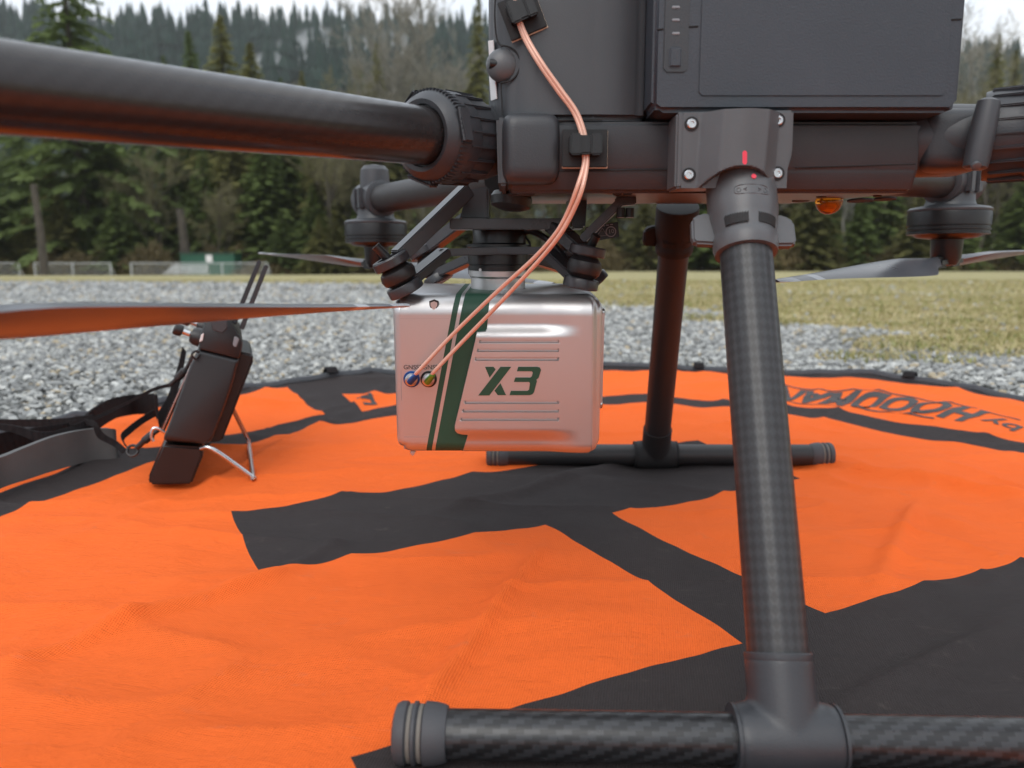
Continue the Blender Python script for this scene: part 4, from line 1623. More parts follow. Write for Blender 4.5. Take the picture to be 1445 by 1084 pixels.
# rear near arm: elbow, hinge barrel, sleeve
m = MB()
q = at(1331, 203, .458)
m.pillow((q.x, .4590, q.z), (.0370, .046, .0350), .42, Matrix.Rotation(R(-8), 3, 'Z'))
m.build('arm_housing', M['shell2'], DR, 0)
jr = at(1385, 194, .448)
rd = V((.86, -.50, .02)).normalized()
m = MB(); m.tube([jr + V((-.03, .012, 0)), jr, jr + rd * .12, jr + rd * .24], .0150, 40)
arm4 = m.build('arm', M['carbon_arm'], DR)
m = MB(); m.lathe([(.0195, -.036), (.0200, -.03), (.0190, -.012), (.017, .004)], jr, V((.93, -.36, .02)), 40); m.build('arm_socket', M['shell'], arm4)
m = MB()
hb0, hb1 = at(1376, 236, .425), at(1396, 141, .425)
m.lathe([(.0045, -.001), (.0060, 0), (.0064, .004), (.0064, .020), (.0058, .031), (.0054, .034), (.003, .0355)], hb0, hb1 - hb0, 32)
hinge = m.build('hinge_barrel', M['shell'], DR)
m = MB(); m.lathe([(.0024, 0), (.0024, .0018), (.0015, .0022)], at(1376, 233, .4190), (0, -.8, -.6), 20); m.build('screw', M['bracket'], hinge)
lock_ring(jr + rd * .047, -rd, .0250, .046, arm4)
m4 = jr + rd * .235 - V((0, 0, MZ))
motor(m4, rd, (.9, .3, 0), 0, DR)

# ---- gimbal mount and dampers
GC = .555
gz0 = at(703, 388, GC).z
gx = at(703, 388, GC).x
def gzp(py): return at(703, py, GC).z
m = MB()
m.lathe([(.0180, 0), (.0190, .0010), (.0190, gzp(324) - gzp(346) - .001), (.0180, gzp(322) - gzp(346)), (.010, gzp(322) - gzp(346) + .0004)], (gx + .001, GC, gzp(346)), (0, 0, 1), 56)
m.lathe([(.0215, 0), (.0226, .0006), (.0226, .0024), (.0215, .003)], (gx, GC, gzp(351)), (0, 0, 1), 56)
m.lathe([(.0200, 0), (.0212, .0008), (.0214, .0016), (.0214, gzp(376) - gzp(388)), (.0206, gzp(376) - gzp(388) + .0004), (.0206, gzp(375) - gzp(388) + .0006), (.0214, gzp(375) - gzp(388) + .0010), (.0214, gzp(351) - gzp(388))], (gx, GC, gzp(388)), (0, 0, 1), 56)
gim = m.build('gimbal_connector', M['black'], DR)
q = at(679, 381, GC - .0214)
m = MB(); m.lathe([(.0011, -.001), (.0011, .0007)], (gx - .0118, GC - .0172, q.z), (-.5, -.86, 0), 16); m.build('alignment_dot', M['white'], gim)


def bar(m, a, b, w, th, up=(0, 0, 1), bev=.0008):
    a, b = V(a), V(b)
    d = (b - a)
    n = V(up)
    s = d.cross(n).normalized()
    n = s.cross(d).normalized()
    m.box((a + b) / 2, (d.length + th * .6, w, th), bev, Matrix((d.normalized(), s, n)).transposed())


def ringc(m, o, ax, r, h):
    m.lathe([(r * .66, h), (r * .95, h), (r, h * .85), (r, h * .1), (r * .95, 0), (r * .6, 0), (r * .6, h * .6), (r * .66, h * .62), (r * .66, h)], o, ax, 36, cap=False)


up_f, lo_f = MB(), MB()
dampers = [
    (at(553, 371, .500), at(571, 405, .503), at(530, 347, .497), .0122),
    (at(829, 356, .505), at(820, 398, .506), at(842, 332, .500), .0118),
    (at(599, 357, .610), at(618, 392, .608), at(592, 340, .612), .0120),
    (at(806, 356, .612), at(838, 396, .612), at(806, 340, .612), .0118)]
balls = []
for (u_, l_, p_, r_) in dampers:
    ax = (u_ - l_).normalized()
    ringc(up_f, u_ - ax * .002, ax, r_, .0062)
    ringc(lo_f, l_ - ax * .004, ax, r_ * .98, .0066)
    lo_f.lathe([(r_ * .7, 0), (r_ * .7, .001)], l_ - ax * .0045, ax, 24)
    balls.append((u_, l_, p_, ax, r_))
uc = at(668, 316, .545)
# upper plate
bar(up_f, at(566, 358, .504), at(655, 272, .530), .012, .0095)
bar(up_f, at(640, 317, .534), at(786, 317, .534), .014, .0072)
bar(up_f, at(780, 318, .534), at(818, 350, .512), .012, .0085)
bar(up_f, at(606, 350, .606), at(676, 296, .575), .011, .009)
bar(up_f, at(786, 318, .575), at(806, 350, .606), .011, .009)
bar(up_f, at(640, 316, .575), at(790, 316, .575), .014, .0072)
bar(up_f, at(824, 336, .505), at(874, 287, .500), .006, .0055)
bar(up_f, at(872, 285, .500), at(894, 283, .498), .006, .0055)
up_f.prism([at(660, 268, .540), at(690, 262, .540), at(690, 310, .540), at(648, 310, .540)], V((0, .04, 0)), .0015)
up_f.prism([at(800, 262, .560), at(830, 262, .560), at(826, 322, .560), at(808, 322, .560)], V((0, .03, 0)), .0015)
up_f.build('damper_frame', M['frame'], DR)
bar(lo_f, at(578, 396, .503), at(626, 357, .528), .0115, .0062)
bar(lo_f, at(622, 357, .530), at(703, 354, .536), .0115, .0050)
bar(lo_f, at(700, 354, .536), at(776, 354, .530), .0115, .0050)
bar(lo_f, at(772, 355, .530), at(815, 395, .508), .0115, .0062)
bar(lo_f, at(616, 388, .606), at(704, 348, .565), .0115, .0070)
bar(lo_f, at(700, 349, .565), at(836, 392, .610), .0115, .0070)
lo_f.build('damper_plate', M['frame'], DR)
for (u_, l_, p_, ax, r_) in balls:
    mid = (u_ + l_) / 2
    hl = (u_ - l_).length / 2
    m = MB()
    m.lathe([(r_ * .5, -hl), (r_ * .62, -hl * .72), (r_ * .9, -hl * .4), (r_ * .98, 0), (r_ * .9, hl * .4), (r_ * .62, hl * .72), (r_ * .62, hl * 1.05), (r_ * .5, hl * 1.12)], mid, ax, 32)
    b_ = m.build('damper_ball', M['rubber'], DR)
    m = MB()
    m.lathe([(.0030, 0), (.0028, (p_ - u_).length * .9), (.0031, (p_ - u_).length), (.0016, (p_ - u_).length), (.0014, (p_ - u_).length - .002)], u_, p_ - u_, 20)
    m.build('damper_pin', M['rubber'], b_)
for px in (876, 889):
    q = at(px, 289, .498)
    m = MB(); m.lathe([(.0028, 0), (.0028, .006)], q + V((0, 0, -.002)), (0, 0, -1), 16); m.build('bracket_screw', M['black'], DR)
m = MB(); m.tube(catmull([at(738, 328, .55), at(752, 327, .545), at(775, 340, .535), at(795, 362, .530), at(806, 378, .530)], 6), .0022, 10); m.tube(catmull([at(740, 332, .55), at(748, 345, .55), at(744, 356, .55)], 5), .0008, 8)
m.build('gimbal_wire', M['rubber'], DR)
# printed cloth tag
m = MB()
tgp = [at(826, 321, .545), at(872, 313, .545), at(874, 334, .545), at(832, 342, .545), at(826, 338, .545)]
m.prism(tgp, V((0, .0012, 0)), .0003)
tg_ = m.build('data_label', M['black'], DR)
m = MB()
q = at(862, 327, .5445)
m.lathe([(.0030, 0), (.0037, 0), (.0037, .0003), (.0030, .0003), (.0030, 0)], q, (0, -1, 0), 28, cap=False)
m.tube([at(842, 334, .5446), at(850, 322, .5446), at(856, 332, .5446), at(842, 334, .5446)], .0004, 6)
for i in range(7):
    m.box(at(829 + i * 5.6, 322.5 - i * .95, .5446), (.0020, .0004, .0007), 0)
m.build('print', M['ink'], tg_)


def small_text(body, size, origin, xdir, zdir, mat, parent, name='lettering', bold=0.0, depth=.0002, shear=0):
    me = text_mesh(body, size, shear, bold)
    b = bmesh.new(); b.from_mesh(me)
    xdir, zdir = V(xdir).normalized(), V(zdir).normalized()
    n = xdir.cross(zdir)
    for v in b.verts:
        v.co = V(origin) + xdir * v.co.x + zdir * v.co.y + n * depth
    me2 = bpy.data.meshes.new(name)
    b.to_mesh(me2); b.free()
    return link(name, me2, parent, mat)


small_text('10', .0042, at(858.5, 330, .5444), (1, 0, .15), (-.15, 0, 1), M['ink'], tg_)

# ---- cable clips stuck on the hull
def clip(c, xd, zd, nd, w, h, label_part):
    Rm = Matrix((xd, -nd, zd)).transposed()
    m = MB(); m.box(c + nd * .0008, (w, .0018, h), .0004, Rm); b_ = m.build('cable_clip', M['matte'], DR)
    m = MB(); m.box(c - nd * .0003 + xd * .0002 - zd * .0004, (w + .0001, .0008, h + .0001), .0001, Rm); m.build('adhesive_pad', M['foam'], b_)
    m = MB()
    m.box(c + nd * .005 + zd * .001, (w * .72, .007, h * .50), .0010, Rm)
    for k in (-1, 1):
        m.box(c + nd * .0088 + xd * w * .22 * k + zd * .001, (w * .24, .003, h * .56), .0008, Rm)
    m.build('clip_jaw', M['black'], b_)
    return b_


X, Z, N = V((1, 0, 0)), V((0, 0, 1)), V((0, -1, 0))
clip(at(825, 210, .4370), X, Z, N, .0248, .0200, '')
a_ = R(-18)
xd, zd = V((math.cos(R(22)), 0, math.sin(R(22)))), V((-math.sin(R(22)), 0, math.cos(R(22))))
clip(at(737, 22, .4425), xd, zd, N, .0210, .0210, '')

# ------------------------------------------------------------------ lidar scanner (silver box under the nose)
LY = 0.500
xl_, xr_ = at(556, 530, LY).x, at(849, 530, LY).x
ztop, zbot = at(700, 416, LY).z, at(700, 642, LY).z
LI = empty('lidar_scanner', ((xl_ + xr_) / 2, LY + .05, zbot))
tag(LI, 'silver box scanner with green stripe and bold green model lettering hanging under the drone nose', 'scanner')
LC_, LCz = (xl_ + xr_) / 2, (ztop + zbot) / 2
W2, H2 = (xr_ - xl_) / 2, (ztop - zbot) / 2


def edge_round(e, r):
    if e >= r: return 0.0
    return r - math.sqrt(max(0, r * r - (r - e) ** 2))


def front_y(x, z):
    ex = min(x - xl_, xr_ - x)
    y = edge_round(max(0, ex), .0060)
    y += edge_round(max(0, ztop - z), .0130) + edge_round(max(0, z - zbot), .0080)
    return y


RC = .010
NXG, NZG = 120, 100
lv, lf = [], []


def warp(u, k):
    return u


gx_ = sorted(set([xl_ + (xr_ - xl_) * k / NXG for k in range(NXG + 1)] + [xl_ + .006 * (k / 12) ** 2 for k in range(13)] + [xr_ - .006 * (k / 12) ** 2 for k in range(13)]))
gz_ = sorted(set([zbot + (ztop - zbot) * k / NZG for k in range(NZG + 1)] + [zbot + .008 * (k / 12) ** 2 for k in range(13)] + [ztop - .013 * (k / 14) ** 2 for k in range(15)]))
nxg, nzg = len(gx_), len(gz_)
def cornered(x, z):
    """pull the four silhouette corners into arcs"""
    rx = RC
    cx = max(xl_ + rx, min(xr_ - rx, x)); cz = max(zbot + rx, min(ztop - rx, z))
    dx, dz = x - cx, z - cz
    if dx and dz:
        m_ = max(abs(dx), abs(dz)); l_ = math.hypot(dx, dz)
        return cx + dx * m_ / l_, cz + dz * m_ / l_
    return x, z
for z in gz_:
    for x in gx_:
        X_, Z_ = cornered(x, z)
        e = min(x - xl_, xr_ - x)
        lv.append((X_, LY + front_y(x, z), Z_))
for b in range(nzg - 1):
    for a in range(nxg - 1):
        i = b * nxg + a
        lf.append((i, i + 1, i + nxg + 1, i + nxg))
# side walls back to the rear face
bd = [a for a in range(nxg)] + [b * nxg + nxg - 1 for b in range(1, nzg)] + [(nzg - 1) * nxg + a for a in range(nxg - 2, -1, -1)] + [b * nxg for b in range(nzg - 2, 0, -1)]
base = len(lv)
BACK = LY + .098
for i in bd:
    lv.append((lv[i][0], BACK - .006, lv[i][2]))
base2 = len(lv)
for i in bd:
    lv.append((LC_ + (lv[i][0] - LC_) * .93, BACK, LCz + (lv[i][2] - LCz) * .91))
nb_ = len(bd)
for k in range(nb_):
    j2 = (k + 1) % nb_
    lf.append((bd[j2], bd[k], base + k, base + j2))
    lf.append((base + j2, base + k, base2 + k, base2 + j2))
ci = len(lv)
lv.append((LC_, BACK, LCz))
tri = [(base2 + (k + 1) % nb_, base2 + k, ci) for k in range(nb_)]
me = bpy.data.meshes.new('shell')
me.from_pydata(lv, [], lf + tri)
me.shade_smooth()
me.set_sharp_from_angle(angle=R(50))

# striped paint: slanted green bands given in metres along the face
slant0, slant1 = at(642.5, 417, LY), at(600, 640, LY)
kx = (slant0.x - slant1.x) / (slant0.z - slant1.z)
def scoord(px, py):
    p_ = at(px, py, LY)
    return p_.x - kx * p_.z
t = NT('silver_with_green_stripes')
sp = t.node('ShaderNodeSeparateXYZ')
geo = t.node('ShaderNodeNewGeometry')
t.l.new(geo.outputs['Position'], sp.inputs[0])
sc_ = t.math('SUBTRACT', sp.outputs[0], t.math('MULTIPLY', sp.outputs[2], kx))
def band(a, b):
    return t.math('MULTIPLY', t.math('GREATER_THAN', sc_, a), t.math('LESS_THAN', sc_, b))
g1 = band(scoord(642.5, 417), scoord(650.5, 417))
g2 = t.math('MULTIPLY', t.math('GREATER_THAN', sc_, scoord(655.5, 417)), t.math('LESS_THAN', sp.outputs[0], at(700, 440, LY).x))
gmask = t.math('MINIMUM', t.math('ADD', g1, g2), 1.0)
n1, n2 = t.noise(2600, 2), t.noise(30, 4)
M['stripe'] = t.fin(t.mix(gmask, SILVER_COL, (0.012, 0.062, 0.034)), t.math('ADD', t.math('ADD', 0.38, t.math('MULTIPLY', n2, 0.05)), t.math('MULTIPLY', gmask, 0.1)),
                    t.math('MULTIPLY', t.math('SUBTRACT', 1.0, gmask), 0.93))
link('shell', me, LI, M['stripe'])

# raised cover on the right with stepped left edge, ridges and slots
def zpx(py): return at(700, py, LY).z
def xpx(px, py): return at(px, py, LY).x
left_line = [(417, 691), (463, 687), (466.5, 685), (467.5, 673), (480, 670.5), (600, 641.5), (606, 642), (610, 645), (612, 651), (613, 660), (626, 656), (643, 651)]
def xleft(py):
    for (a, xa), (b, xb) in zip(left_line, left_line[1:]):
        if py <= b: return xa + (xb - xa) * (py - a) / (b - a)
    return left_line[-1][1]
slots = [480, 492, 504.5, 565.5, 577.5, 589.5]
rows = set(np.linspace(417, 643.5, 150).tolist())
for s_ in slots:
    for d_ in (-3.0, -2.4, -1.9, -1.4, -.5, .5, 1.4, 1.9, 2.4, 3.0): rows.add(s_ + d_)
for q_ in (466.5, 467.5, 606, 610, 612, 613): rows.add(q_)
rows = sorted(rows)
def pad_h(px, py):
    f = sstep(822, 762, px)
    up_ = sstep(456, 474, py)
    dn = sstep(624, 603, py)
    return .0042 * (1 - f * (1 - min(up_, dn)))
cols = [0, .004, .010] + [.010 + .985 * (k / 150) for k in range(1, 151)] + [1.0]
cv, cf = [], []
zero_bottom = 642.0
for py in rows:
    e_ = max(0.0, min(14.0, py - 417, 643.5 - py))
    xL, xR = xleft(py), 843 - (14 - math.sqrt(196 - (14 - e_) ** 2))
    for u in cols:
        px = xL + (xR - xL) * u
        x, z = xpx(px, py), min(ztop - .0002, max(zbot + .0001, zpx(py)))
        y = LY + front_y(x, z) - (.0016 + pad_h(px, py)) * sstep(0, 1, min(1, (xR - px) / 9.0))
        if u == 0: y += .0042
        for s_ in slots:
            if abs(py - s_) < 2.4:
                sl = xleft(s_) + 6.5
                if sl < px < 788:
                    y += .0024 * sstep(2.4, 1.4, abs(py - s_)) * sstep(sl, sl + 1.5, px) * sstep(788, 786.5, px)
        cv.append((x, y, z))
nc = len(cols)
for b in range(len(rows) - 1):
    for a in range(nc - 1):
        i = b * nc + a
        cf.append((i, i + nc, i + nc + 1, i + 1))
me = bpy.data.meshes.new('cover_panel')
me.from_pydata(cv, [], cf)
me.shade_smooth()
me.set_sharp_from_angle(angle=R(40))
cover = link('cover_panel', me, LI, M['silver'])

def decal(polys, name, mat, parent, yoff, th=.0004):
    m = MB()
    for pl in polys:
        m.prism([V((xpx(a, b), LY + yoff, zpx(b))) for a, b in pl], V((0, th, 0)), 0)
    return m.build(name, mat, parent)


yo = -.0016 - .0042 - .0005
# bold model lettering, cut from slanted strokes
def S(x, y):      # zoom-crop coordinates of the lettering to survey pixels
    return (640 + x / 4.518, 420 + y / 4.517)
decal([[S(300, 430), S(368, 430), S(230, 612), S(160, 612)], [S(203, 430), S(256, 430), S(270, 446), S(232, 499)], [S(262, 582), S(300, 534), S(335, 610), S(283, 610)]], 'lettering', M['green'], cover, yo, .0008)
decal([[S(412, 430), S(532, 430), S(548, 434), S(556, 450), S(540, 500), S(526, 512), S(530, 520), S(512, 590), S(502, 604), S(486, 610), S(357, 610), S(366, 583), S(470, 583), S(480, 576), S(486, 534), S(480, 526), S(384, 526), S(394, 498), S(488, 498), S(498, 490), S(504, 466), S(498, 458), S(403, 458)]], 'lettering', M['green'], cover, yo, .0008)
small_text('GNSS2', .0042, V((xpx(569.5, 521), LY - .0002, zpx(521))), X, Z, M['darkink'], LI)
small_text('GNSS1', .0042, V((xpx(596.5, 521), LY - .0002, zpx(521))), X, Z, M['darkink'], LI)
# seams and badge
m = MB()
m.tube([V((xpx(566, 425), LY + .0006, zpx(430))), V((xpx(566, 560), LY + .0002, zpx(560))), V((xpx(569, 638), LY + .003, zpx(638)))], .0002, 6)
m.tube([V((xpx(569, 618), LY + .0001, zpx(618))), V((xpx(603, 618), LY + .0001, zpx(618)))], .00018, 6)
m.tube([V((xpx(566, 449), LY + .0001, zpx(449))), V((xpx(634, 449), LY + .0001, zpx(449)))], .00012, 6)
m.build('seam', M['ink'], LI)
decal([[(606, 425), (613, 422.5), (619, 425), (619, 431), (616, 436), (612.5, 439), (609, 436), (606.5, 431)]], 'badge_recess', M['darkink'], LI, .0008, .002)
decal([[(608, 427), (613, 425), (617.5, 427), (617.5, 431), (615, 435), (612.5, 437.5), (610, 435), (608, 431)]], 'badge', M['silver'], LI, .0005, .002)
m = MB(); m.prism([at(577, 640, LY + .006), at(586, 640, LY + .006), at(582, 647, LY + .006), at(579, 646, LY + .006)], V((0, .004, 0)), .0006); m.build('tab', M['silver'], LI)
# side latch plate
m = MB(); m.box((xr_ + .0012, LY + .030, zpx(512)), (.0034, .03, zpx(444) - zpx(580)), .0012, None, 3); m.build('side_plate', M['silver'], LI)
for py in (448, 585):
    m = MB(); m.lathe([(.003, 0), (.003, .001), (.002, .0016)], (xr_ + .0028, LY + .028, zpx(py)), (1, 0, 0), 20); m.build('side_screw', M['steel'], LI)
# neck
zn0, zn1 = ztop - .003, gzp(388.5)
m = MB()
m.lathe([(.0192, 0), (.0192, zn1 - zn0 - .0045), (.0200, zn1 - zn0 - .004), (.0208, zn1 - zn0 - .003), (.0208, zn1 - zn0 + .0006)], (gx, GC, zn0), Z, 56)
m.build('neck', M['silver'], LI)
# antenna sockets
cable_ends = []
for px, mt, rmt, dirp in ((581, 'blue', 'blue', (593, 521)), (605, 'lime', 'black', (615, 522))):
    c_ = V((xpx(px, 535), LY, zpx(535)))
    m = MB(); m.lathe([(.0054, -.001), (.0054, .0008), (.0042, .0010)], c_, N, 32); sk = m.build('antenna_socket', M[rmt], LI)
    m = MB(); m.lathe([(.0040, 0), (.0040, .0012), (.0033, .0015), (.0040, .0018), (.0040, .0028), (.0033, .0031), (.0040, .0034), (.0040, .0046), (.0030, .005)], c_, N, 28); m.build('threaded_plug', M['steel'], sk)
    e_ = at(dirp[0], dirp[1], LY - .0125)
    s_ = c_ + N * .0062
    mid = s_ + N * .003 + Z * .001
    m = MB(); m.lathe([(.0012, -.0015), (.0021, -.0010), (.0022, .0010), (.0020, .0060), (.0015, .0085)], s_ - Z * .0003, (e_ - s_) + N * .001, 24); m.build('cable_boot', M[mt], sk)
    cable_ends.append((s_, e_))

# it hangs with its face a little downwards
LI.rotation_euler = (R(3.5), 0, 0)
_pv = V((LC_, LY, LCz))
LI.location = _pv + Matrix.Rotation(R(3.5), 3, 'X') @ (LI.location - _pv)

# ------------------------------------------------------------------ antenna cables (hang from the clips to the scanner)
for k, (lab, (s_, e_)) in enumerate(zip(('copper coloured antenna cable ending in the blue plug, the left of the pair', 'copper coloured antenna cable ending in the green plug, the right of the pair'), cable_ends)):
    o_ = .9 if k else -.9
    dz_ = k * .002
    if k == 0:
        pts = [(727, -5, .438), (729.5, 22, .4385), (740, 54, .4385), (762, 92, .4360), (787, 128, .4360), (809, 158, .4360), (820, 187, .4342), (823, 210, .4335), (824, 232, .4325), (814, 266, .430), (801, 300, .436), (784, 330, .442), (752, 366, .455), (700, 413, .472), (640, 471, .485)]
    else:
        pts = [(730, -5, .438), (732, 22, .4385), (743.5, 53, .4380), (765.5, 90, .4352), (791, 126, .4352), (813, 157, .4350), (824.3, 186, .4338), (827.5, 210, .4332), (828.5, 232, .4322), (821, 268, .4285), (806, 304, .434), (787, 336, .440), (757, 372, .452), (706, 427, .470), (652, 483, .484)]
    path = [at(*p_) for p_ in pts] + [e_, s_ + (e_ - s_) * .45]
    m = MB(); m.tube(catmull(path, 7), .00130, 12)
    o = m.build('antenna_cable', M['cable'])
    tag(o, lab, 'cable', 'antenna cables')

# ------------------------------------------------------------------ remote controller
cb = atz(240, 686, .0075)
ED = V((cb.x, cb.y, 0)).normalized()
ED = (Matrix.Rotation(R(-5), 3, 'Z') @ ED)
D0 = V((cb.x, cb.y, 0)).dot(ED)


def cp(px, py, dep=0.0):
    d = V(ray(px, py))
    t_ = (D0 + dep) / (d.x * ED.x + d.y * ED.y)
    return V((0, 0, CAMH)) + d * t_


def cpo(px, py, dep):
    return cp(px, py, 0) + ED * dep


RCo = empty('remote_controller', (cb.x, cb.y, .007))
tag(RCo, 'black drone remote controller leaning back on a wire stand at the left of the pad', 'remote controller')
def crest(poly, d0, ln, name, mat, parent, bev=.002, seg=3):
    m = MB()
    m.prism([cpo(a, b, d0) for a, b in poly], ED * ln, bev, seg)
    return m.build(name, mat, parent, 40)
CL = .20


def loft(poly, rad, d0, ln, name, mat, parent, inset=.10):
    """profile with rounded corners, domed at its near and far end"""
    pts, n = [], len(poly)
    for i in range(n):
        p, a, b = V((*poly[i], 0)), V((*poly[i - 1], 0)), V((*poly[(i + 1) % n], 0))
        r = min(rad[i], (a - p).length * .45, (b - p).length * .45)
        p0, p2 = p + (a - p).normalized() * r, p + (b - p).normalized() * r
        for k in range(7):
            u = k / 6
            pts.append(p0 * (1 - u) ** 2 + p * 2 * u * (1 - u) + p2 * u * u)
    cx = sum(p.x for p in pts) / len(pts); cy = sum(p.y for p in pts) / len(pts)
    rows = [(d0 + .009 * (1 - math.cos(k / 6 * 1.5708)), 1 - inset * (1 - math.sin(k / 6 * 1.5708))) for k in range(7)]
    rows += [(d0 + ln - .009 * (1 - math.cos(k / 6 * 1.5708)), 1 - inset * (1 - math.sin(k / 6 * 1.5708))) for k in range(6, -1, -1)]
    m = MB()
    rr_ = [[m.bm.verts.new(cpo(cx + (p.x - cx) * sc, cy + (p.y - cy) * sc, d)) for p in pts] for d, sc in rows]
    for i in range(len(rr_) - 1):
        for k in range(len(pts)):
            j_ = (k + 1) % len(pts)
            m.bm.faces.new((rr_[i][k], rr_[i][j_], rr_[i + 1][j_], rr_[i + 1][k]))
    m.bm.faces.new(rr_[0]); m.bm.faces.new(list(reversed(rr_[-1])))
    return m.build(name, mat, parent, 45)


loft([(281, 493), (338, 507), (328, 546), (312, 590), (296, 630), (228, 624), (237, 602), (257, 547), (270, 511)], [3, 3, 30, 30, 12, 8, 20, 30, 10], 0, CL, 'body', M['grip'], RCo)
topc = loft([(292, 446), (321, 448), (332, 463), (344, 482), (338, 508), (280, 494), (281, 476)], [5, 6, 14, 8, 4, 3, 10], .001, CL - .002, 'top_housing', M['grip'], RCo, .08)
crest([(296, 450), (320, 451), (322, 463), (314, 471), (299, 466)], -.0006, .004, 'shoulder_button', M['shell'], topc, .0012)
crest([(331, 474), (338, 478), (333, 491), (328, 487)], -.0004, .006, 'port_cover', M['led'], topc, .0008)
crest([(284, 472), (288, 470), (286, 481), (281, 483)], -.0002, .006, 'marker', M['white'], topc, .0004)
crest([(229, 629), (208, 676), (211, 686), (270, 685), (287, 643), (283, 633)], .004, CL * .9, 'base_bracket', M['black'], RCo, .002, 3)
crest([(338, 499), (357, 503), (359, 511), (313, 629), (294, 631), (318, 567)], .02, CL - .04, 'battery_pack', M['black'], RCo, .002, 3)
crest([(277, 497), (281, 499), (228, 619), (223, 612)], .03, CL - .06, 'screen', plastic('dark_screen', (.02, .02, .022), .15), RCo, .0006)
crest([(275, 500), (277, 500), (226, 616), (224, 616)], .028, CL - .056, 'screen_bezel', M['steel'], RCo, .0003)
for dep in (.022, CL - .03):
    m = MB()
    o_ = cpo(283, 480, dep)
    d_ = cpo(250, 468, dep) - o_
    m.lathe([(.0095, 0), (.0090, .006), (.0070, .010), (.0025, .011), (.0025, .018), (.0055, .019), (.0060, .021), (.0060, .0255), (.005, .027)], o_, d_, 28)
    sk = m.build('control_stick', M['rubber'], RCo)
    m = MB(); m.lathe([(.0027, .0115), (.0027, .0185)], o_, d_, 20); m.build('stick_shaft', M['steel'], sk)
for (a, b), dep, pp in (((330, 460), .030, (368, 367)), ((341, 466), .012, (377, 374))):
    m = MB()
    q0, q1 = cpo(a, b, dep), cpo(pp[0], pp[1], dep)
    d_ = (q1 - q0).normalized()
    s_ = ED.cross(d_).normalized()
    m.prism([q0 - s_ * .0023, q0 + s_ * .0023, q1 + s_ * .0022 - d_ * .001, q1 + s_ * .0012, q1 - s_ * .0012, q1 - s_ * .0022 - d_ * .001], ED * .011, .0008, 3)
    m.build('antenna', M['shell2'], RCo)
m = MB()
pA, pB = atz(357, 674, .0095), atz(351, 622, .0105)
m.tube(catmull([cp(284, 633, .006), cp(300, 634, .0), pA + (cp(300, 634, 0) - pA) * .06, pA, pA + (pB - pA) * .06, pA + (pB - pA) * .94, pB, pB + (cpo(322, 596, .13) - pB) * .06, cpo(322, 596, .13)], 5), .0025, 12)
m.tube(catmull([cpo(232, 612, .004), cpo(222, 606, .004), cpo(215, 607, .004), cpo(213, 618, .004), cpo(216, 624, .004)], 5), .0016, 10)
m.build('wire_stand', M['steel'], RCo)
m = MB()
m.tube(catmull([cpo(281, 497, -.002), cpo(276, 495, -.004), cpo(271, 500, -.005), cpo(276, 506, -.004), cpo(281, 500, -.002)], 5), .0012, 8)
m.build('strap_eye', M['black'], RCo)

# ------------------------------------------------------------------ neck strap
SPo = empty('neck_strap', (at(90, 640, .80).x, .80, .006))
tag(SPo, 'black webbing neck strap with grey padding lying beside the remote controller', 'strap')


def rib(secs, name, mat, thick=.0018, n=6):
    tops = catmull([at(a, b, Y) for a, b, _, _, Y in secs], n)
    bots = catmull([at(c_, d_, Y) for _, _, c_, d_, Y in secs], n)
    m = MB(); m.ribbon(list(zip(tops, bots)), thick)
    return m.build(name, mat, SPo, 50)


rib([(-40, 655, -40, 712, .69), (0, 646, 0, 690, .725), (35, 632, 38, 677, .75), (80, 615, 85, 662, .785), (125, 606, 128, 651, .82), (158, 605, 165, 647, .835), (164, 607, 166, 646, .845)], 'padded_band', M['padding'], .006)
rib([(-40, 628, -40, 672, .76), (0, 612, 0, 656, .79), (40, 605, 45, 640, .82), (90, 598, 95, 622, .85), (125, 596, 128, 612, .88)], 'webbing', M['webbing'], .002)
rib([(118, 590, 122, 618, .87), (135, 575, 140, 605, .90), (160, 562, 165, 590, .95), (190, 557, 192, 585, 1.0), (215, 556, 216, 586, 1.0), (219, 558, 221, 592, .98)], 'wide_webbing', M['webbing'], .003)
rib([(-40, 590, -40, 606, .86), (0, 592, 0, 604, .86), (50, 592, 50, 603, .86), (95, 590, 97, 606, .86), (130, 585, 132, 596, .86)], 'webbing', M['webbing'], .002)
rib([(-20, 596, -20, 604, .80), (20, 601, 22, 612, .80), (60, 610, 62, 626, .80), (95, 603, 100, 616, .81), (128, 590, 130, 602, .83)], 'webbing', M['webbing'], .002)
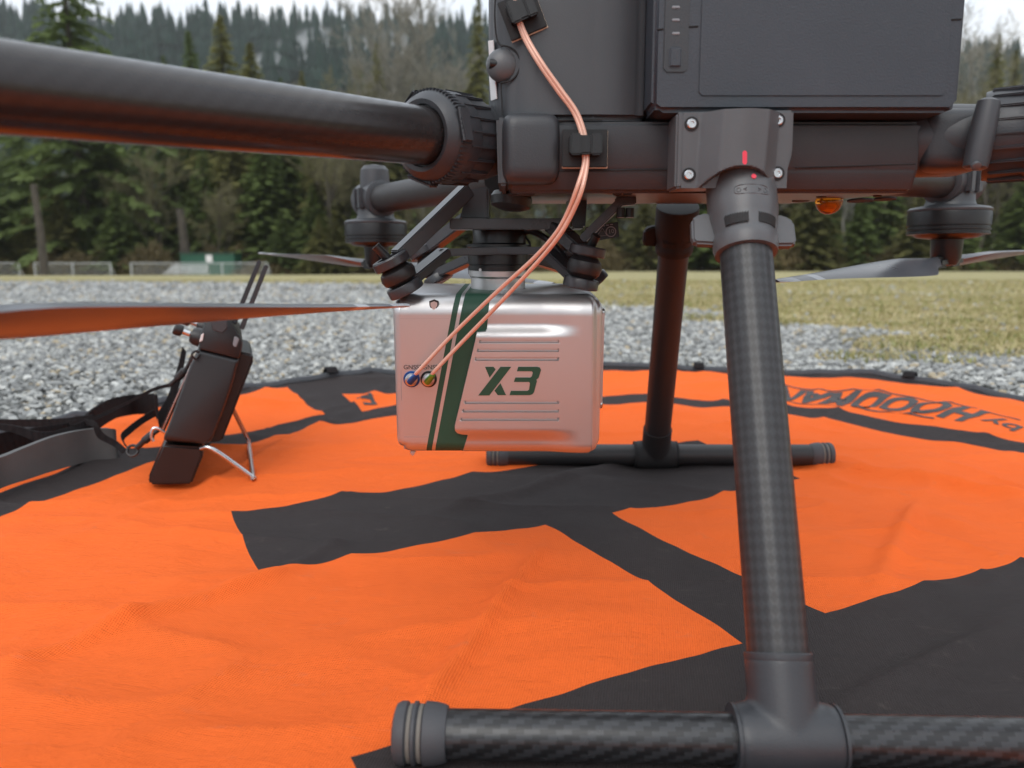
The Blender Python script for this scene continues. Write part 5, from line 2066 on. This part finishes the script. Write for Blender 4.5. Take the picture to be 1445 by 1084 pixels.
rib([(96, 594, 98, 600, .84), (130, 588, 132, 594, .82), (175, 568, 177, 572, .80), (215, 548, 217, 552, .79), (240, 541, 242, 546, .785)], 'thin_webbing', M['webbing'], .001)
rib([(118, 592, 122, 599, .80), (135, 596, 131, 603, .79), (146, 612, 138, 618, .79), (165, 623, 160, 630, .79), (178, 634, 172, 640, .785)], 'thin_webbing', M['webbing'], .001)
rib([(217, 578, 219, 588, .90), (200, 588, 203, 597, .86), (180, 603, 184, 612, .82), (170, 614, 174, 622, .80), (175, 628, 180, 633, .79)], 'thin_webbing', M['webbing'], .001)
rib([(222, 585, 226, 606, .86), (236, 560, 243, 575, .87), (250, 520, 256, 530, .87), (257, 490, 262, 497, .87)], 'wide_webbing', M['webbing'], .002)
m = MB()
rc = at(187, 636, .785)
m.tube([rc + V((.0058 * math.cos(k * .4189), .002 * math.sin(k * .4189), .0052 * math.sin(k * .4189))) for k in range(16)], .0016, 8, cap=False)
m.tube(catmull([at(193, 632, .785), at(204, 622, .785), at(216, 612, .787), at(224, 606, .79)], 5), [.0030] * 5 + [.0042] * 5 + [.0026] * 6, 10)
m.build('swivel_hook', M['rubber'], SPo)
m = MB()
m.tube(catmull([at(240, 543, .785), at(250, 534, .785), at(262, 521, .785), at(270, 508, .785), at(273, 503, .785)], 5), [.0022] * 5 + [.0042] * 5 + [.0020] * 5 + [.0030] * 6, 10)
m.build('swivel_hook', M['rubber'], SPo)

# ------------------------------------------------------------------ tell look-alike trees of one zone apart
same = {}
for o in SC.objects:
    if o.parent is None and o.get('category') in ('tree', 'bush'):
        same.setdefault(o['label'], []).append(o)
ORD = {2: ('left one of the pair', 'right one of the pair'), 3: ('leftmost of three', 'middle of three', 'rightmost of three'), 4: ('leftmost of four', 'second from left', 'third from left', 'rightmost of four')}
for lab, lst in same.items():
    if len(lst) > 1:
        lst.sort(key=lambda o: o.location.x / o.location.y)
        words_ = ORD.get(len(lst)) or ['leftmost of the row'] + [w + ' from left' for w in ('second', 'third', 'fourth', 'fifth', 'sixth', 'seventh', 'eighth', 'ninth')][:len(lst) - 2] + ['rightmost of the row']
        for o, w in zip(lst, words_):
            o['label'] = lab + ', ' + w
